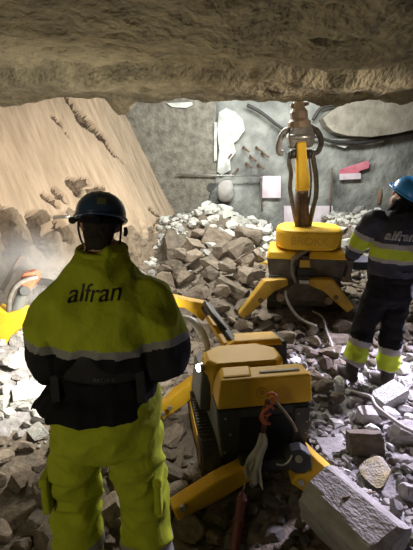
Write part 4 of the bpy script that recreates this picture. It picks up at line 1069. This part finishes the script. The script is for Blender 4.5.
def far_worker():
    cx, cy, g = 1.555, 3.36, .06
    hc = V((1.605, 3.40, 1.655))
    F = V((-.38, .80, .46)); U = V((.34, -.3, 1))
    J = dict(sl=V((1.335, 3.35, 1.475)), sr=V((1.75, 3.30, 1.475)), el=V((1.245, 3.43, 1.215)), er=V((1.86, 3.34, 1.22)), wl=V((1.29, 3.64, 1.13)), wr=V((1.68, 3.58, 1.10)),
             hl=V((1.47, cy, .94)), hr=V((1.63, cy, .94)), kl=V((1.375, 3.40, .53)), kr=V((1.605, 3.36, .50)), al=V((1.285, 3.34, g+.10)), ar=V((1.575, 3.28, g+.06)))
    mb = MB(); HM = head(mb, hc, F, U, 1.12)
    mb.tube([(cx+.01, cy, 1.50), (cx+.02, 3.37, 1.58), hc + V((.01, -.02, -.05))], [.064, .06, .062], 14, 3)
    mb.rings([(cx, cy, .87, .10, .08), (cx, cy, .93, .155, .10), (cx, cy, 1.04, .145, .095), (cx, cy, 1.17, .14, .09), (cx, cy, 1.32, .165, .10), (cx, cy-.01, 1.44, .175, .095), (cx, cy-.01, 1.50, .12, .075), (cx, cy, 1.54, .05, .05)])
    for s, e, w_, side in ((J['sl'], J['el'], J['wl'], 1), (J['sr'], J['er'], J['wr'], -1)):
        mb.tube([V((cx, cy-.01, 1.45)).lerp(s, .7), s, s.lerp(e, .5), e, e.lerp(w_, .4), w_], [.06, .056, .048, .040, .038, .026], 12, 3)
        hand(mb, w_, V((.5 if side > 0 else -.35, .8, -.12)), V((0, -.2, -1)), side)
    for h, k, a in ((J['hl'], J['kl'], J['al']), (J['hr'], J['kr'], J['ar'])):
        mb.tube([h + V((0, 0, .05)), h + V((0, 0, -.08)), h.lerp(k, .5), k, k.lerp(a, .35), a.lerp(k, .1), a], [.085, .088, .074, .055, .055, .037, .036], 14, 3)
        mb.tube([a + V((0, -.05, -.05)), a + V((-.02, .02, -.045)), a + V((-.07, .12, -.06))], [.036, .042, .032], 12, 3)
    me = fuse(mb, .007, 4); body = link('person', me, 'skin')
    tag(body, 'person with a bright blue helmet and navy jacket with yellow bands standing on the rubble', 'person')
    for s in (-1, 1): MB(HM).ball((s*.031, .077, .016), .0125, 2).build('eye', 'rock_pale', body, smooth=True)
    mb = MB(HM); mb.ball((0, -.022, .03), (.079, .088, .09)); mb.ball((0, -.045, -.035), (.070, .055, .062))
    link('hair', fuse(mb, .007, 3, .003, 60), 'hair', body)
    helmet(body, HM, 'helmet_blue')
    # dark neck warmer and hood collar
    mb = MB(); mb.rings([(cx+.01, cy, 1.50, .15, .11), (cx+.012, cy, 1.54, .12, .10), (cx+.02, 3.365, 1.60, .088, .086), (cx+.025, 3.37, 1.645, .080, .082)])
    link('neck_scarf', fuse(mb, .0075, 4, .008, 14), 'black_cloth', body)
    AL = [J['sl'], J['el'], J['wl']]; AR = [J['sr'], J['er'], J['wr']]
    mb = MB()
    mb.rings([(cx-.005, cy, .985, .195, .14), (cx-.005, cy, 1.05, .200, .145), (cx-.005, cy-.004, 1.15, .203, .145), (cx, cy-.012, 1.27, .212, .15), (cx, cy-.02, 1.40, .215, .145), (cx, cy-.02, 1.485, .185, .125), (cx+.005, cy-.01, 1.53, .13, .10), (cx+.01, cy, 1.565, .09, .085)], 36)
    for s, e, w_ in (AL, AR):
        mb.tube([V((cx, cy-.012, 1.44)).lerp(s, .72), s + V((0, 0, -.01)), s.lerp(e, .5), e.lerp(s, .12), e.lerp(w_, .12), e.lerp(w_, .55), w_.lerp(e, .03)], [.10, .092, .080, .072, .068, .058, .046], 16, 4)
    me = fuse(mb, .0085, 6, .012, 7); jk = link('jacket', me, ['navy', 'reflect_light', 'hivis_lime', 'black_cloth'], body)
    def jf(c):
        for A in (AL, AR):
            d, L = seg_param(c, A)
            out = abs(c.x - cx) > .205 or (c.z < 1.30 and abs(c.x-cx) > .19 and d < .09) or c.y > cy + .15
            if out:
                return 1 if .105 < L < .145 or .24 < L < .27 else 2 if .145 <= L <= .24 else 3 if L > .3 else 0
        z = c.z - .05*(c.x-cx)*0 + .07*(c.x-cx)
        if 1.262 < z < 1.305: return 1
        if 1.178 < z <= 1.262: return 2
        if 1.145 < z <= 1.178: return 1
        if z < 1.03: return 3
        return 0
    assign(jk, jf)
    lettering('alfran', .085, ((1.51, 3.1, 1.375), (1, 0, -.06), (.06, 0, 1)), bvh_of(me), 'ink_grey', jk, .22, .004, width=.225, offset=.003)
    MB().box(1.56, 1.60, 3.195, 3.215, 1.075, 1.085).build('jacket_badge', 'ink_dim', jk)
    mb = MB()
    mb.rings([(cx-.005, cy, .76, .14, .10), (cx-.005, cy, .83, .185, .13), (cx-.005, cy, .92, .19, .135), (cx, cy, 1.03, .178, .128)], 36)
    LL, LR = [J['hl'], J['kl'], J['al']], [J['hr'], J['kr'], J['ar']]
    for h, k, a in (LL, LR):
        mb.tube([h + V((0, 0, .02)), h.lerp(k, .22), h.lerp(k, .6), k, k.lerp(a, .25), k.lerp(a, .6), a + V((0, 0, .06))], [.10, .110, .102, .094, .094, .096, .09], 22, 4)
    me = fuse(mb, .0085, 6, .014, 6.5, (1, 1, 1.5)); tr = link('trousers', me, ['black_cloth', 'reflect_light', 'hivis_lime'], body)
    def tf(c):
        z = c.z - (.045 if c.x < 1.46 else 0) + (.25*(c.x-1.36) if c.x < 1.46 else 0)
        return 1 if .345 < z < .40 or .17 < z < .215 else 2 if .215 <= z <= .345 else 0
    assign(tr, tf)
    for a in (J['al'], J['ar']):
        mb = MB(); mb.tube([a + V((0, -.07, -.055)), a + V((-.01, .0, -.045)), a + V((-.05, .10, -.058)), a + V((-.09, .18, -.068))], [.042, .054, .050, .036], 14, 4)
        mb.tube([a + V((0, 0, -.05)), a + V((0, -.01, .11))], [.054, .058], 14)
        link('boot', fuse(mb, .008, 3), 'boot', body)
    t = thing('remote_control', 'dark remote control box held before the belly of the blue helmeted worker', 'remote control', (1.47, 3.68, 1.02))
    MB().hexa([(1.32, 3.62, 1.0), (1.62, 3.62, 1.0), (1.62, 3.80, 1.0), (1.32, 3.80, 1.0), (1.31, 3.61, 1.08), (1.63, 3.61, 1.08), (1.63, 3.81, 1.095), (1.31, 3.81, 1.095)]).build('case', 'belt', t, bevel=.012)
    for x in (1.38, 1.56): MB().cyl((x, 3.74, 1.08), (x, 3.735, 1.135), .010, .008, 12).build('joystick', 'hose', t)
far_worker()
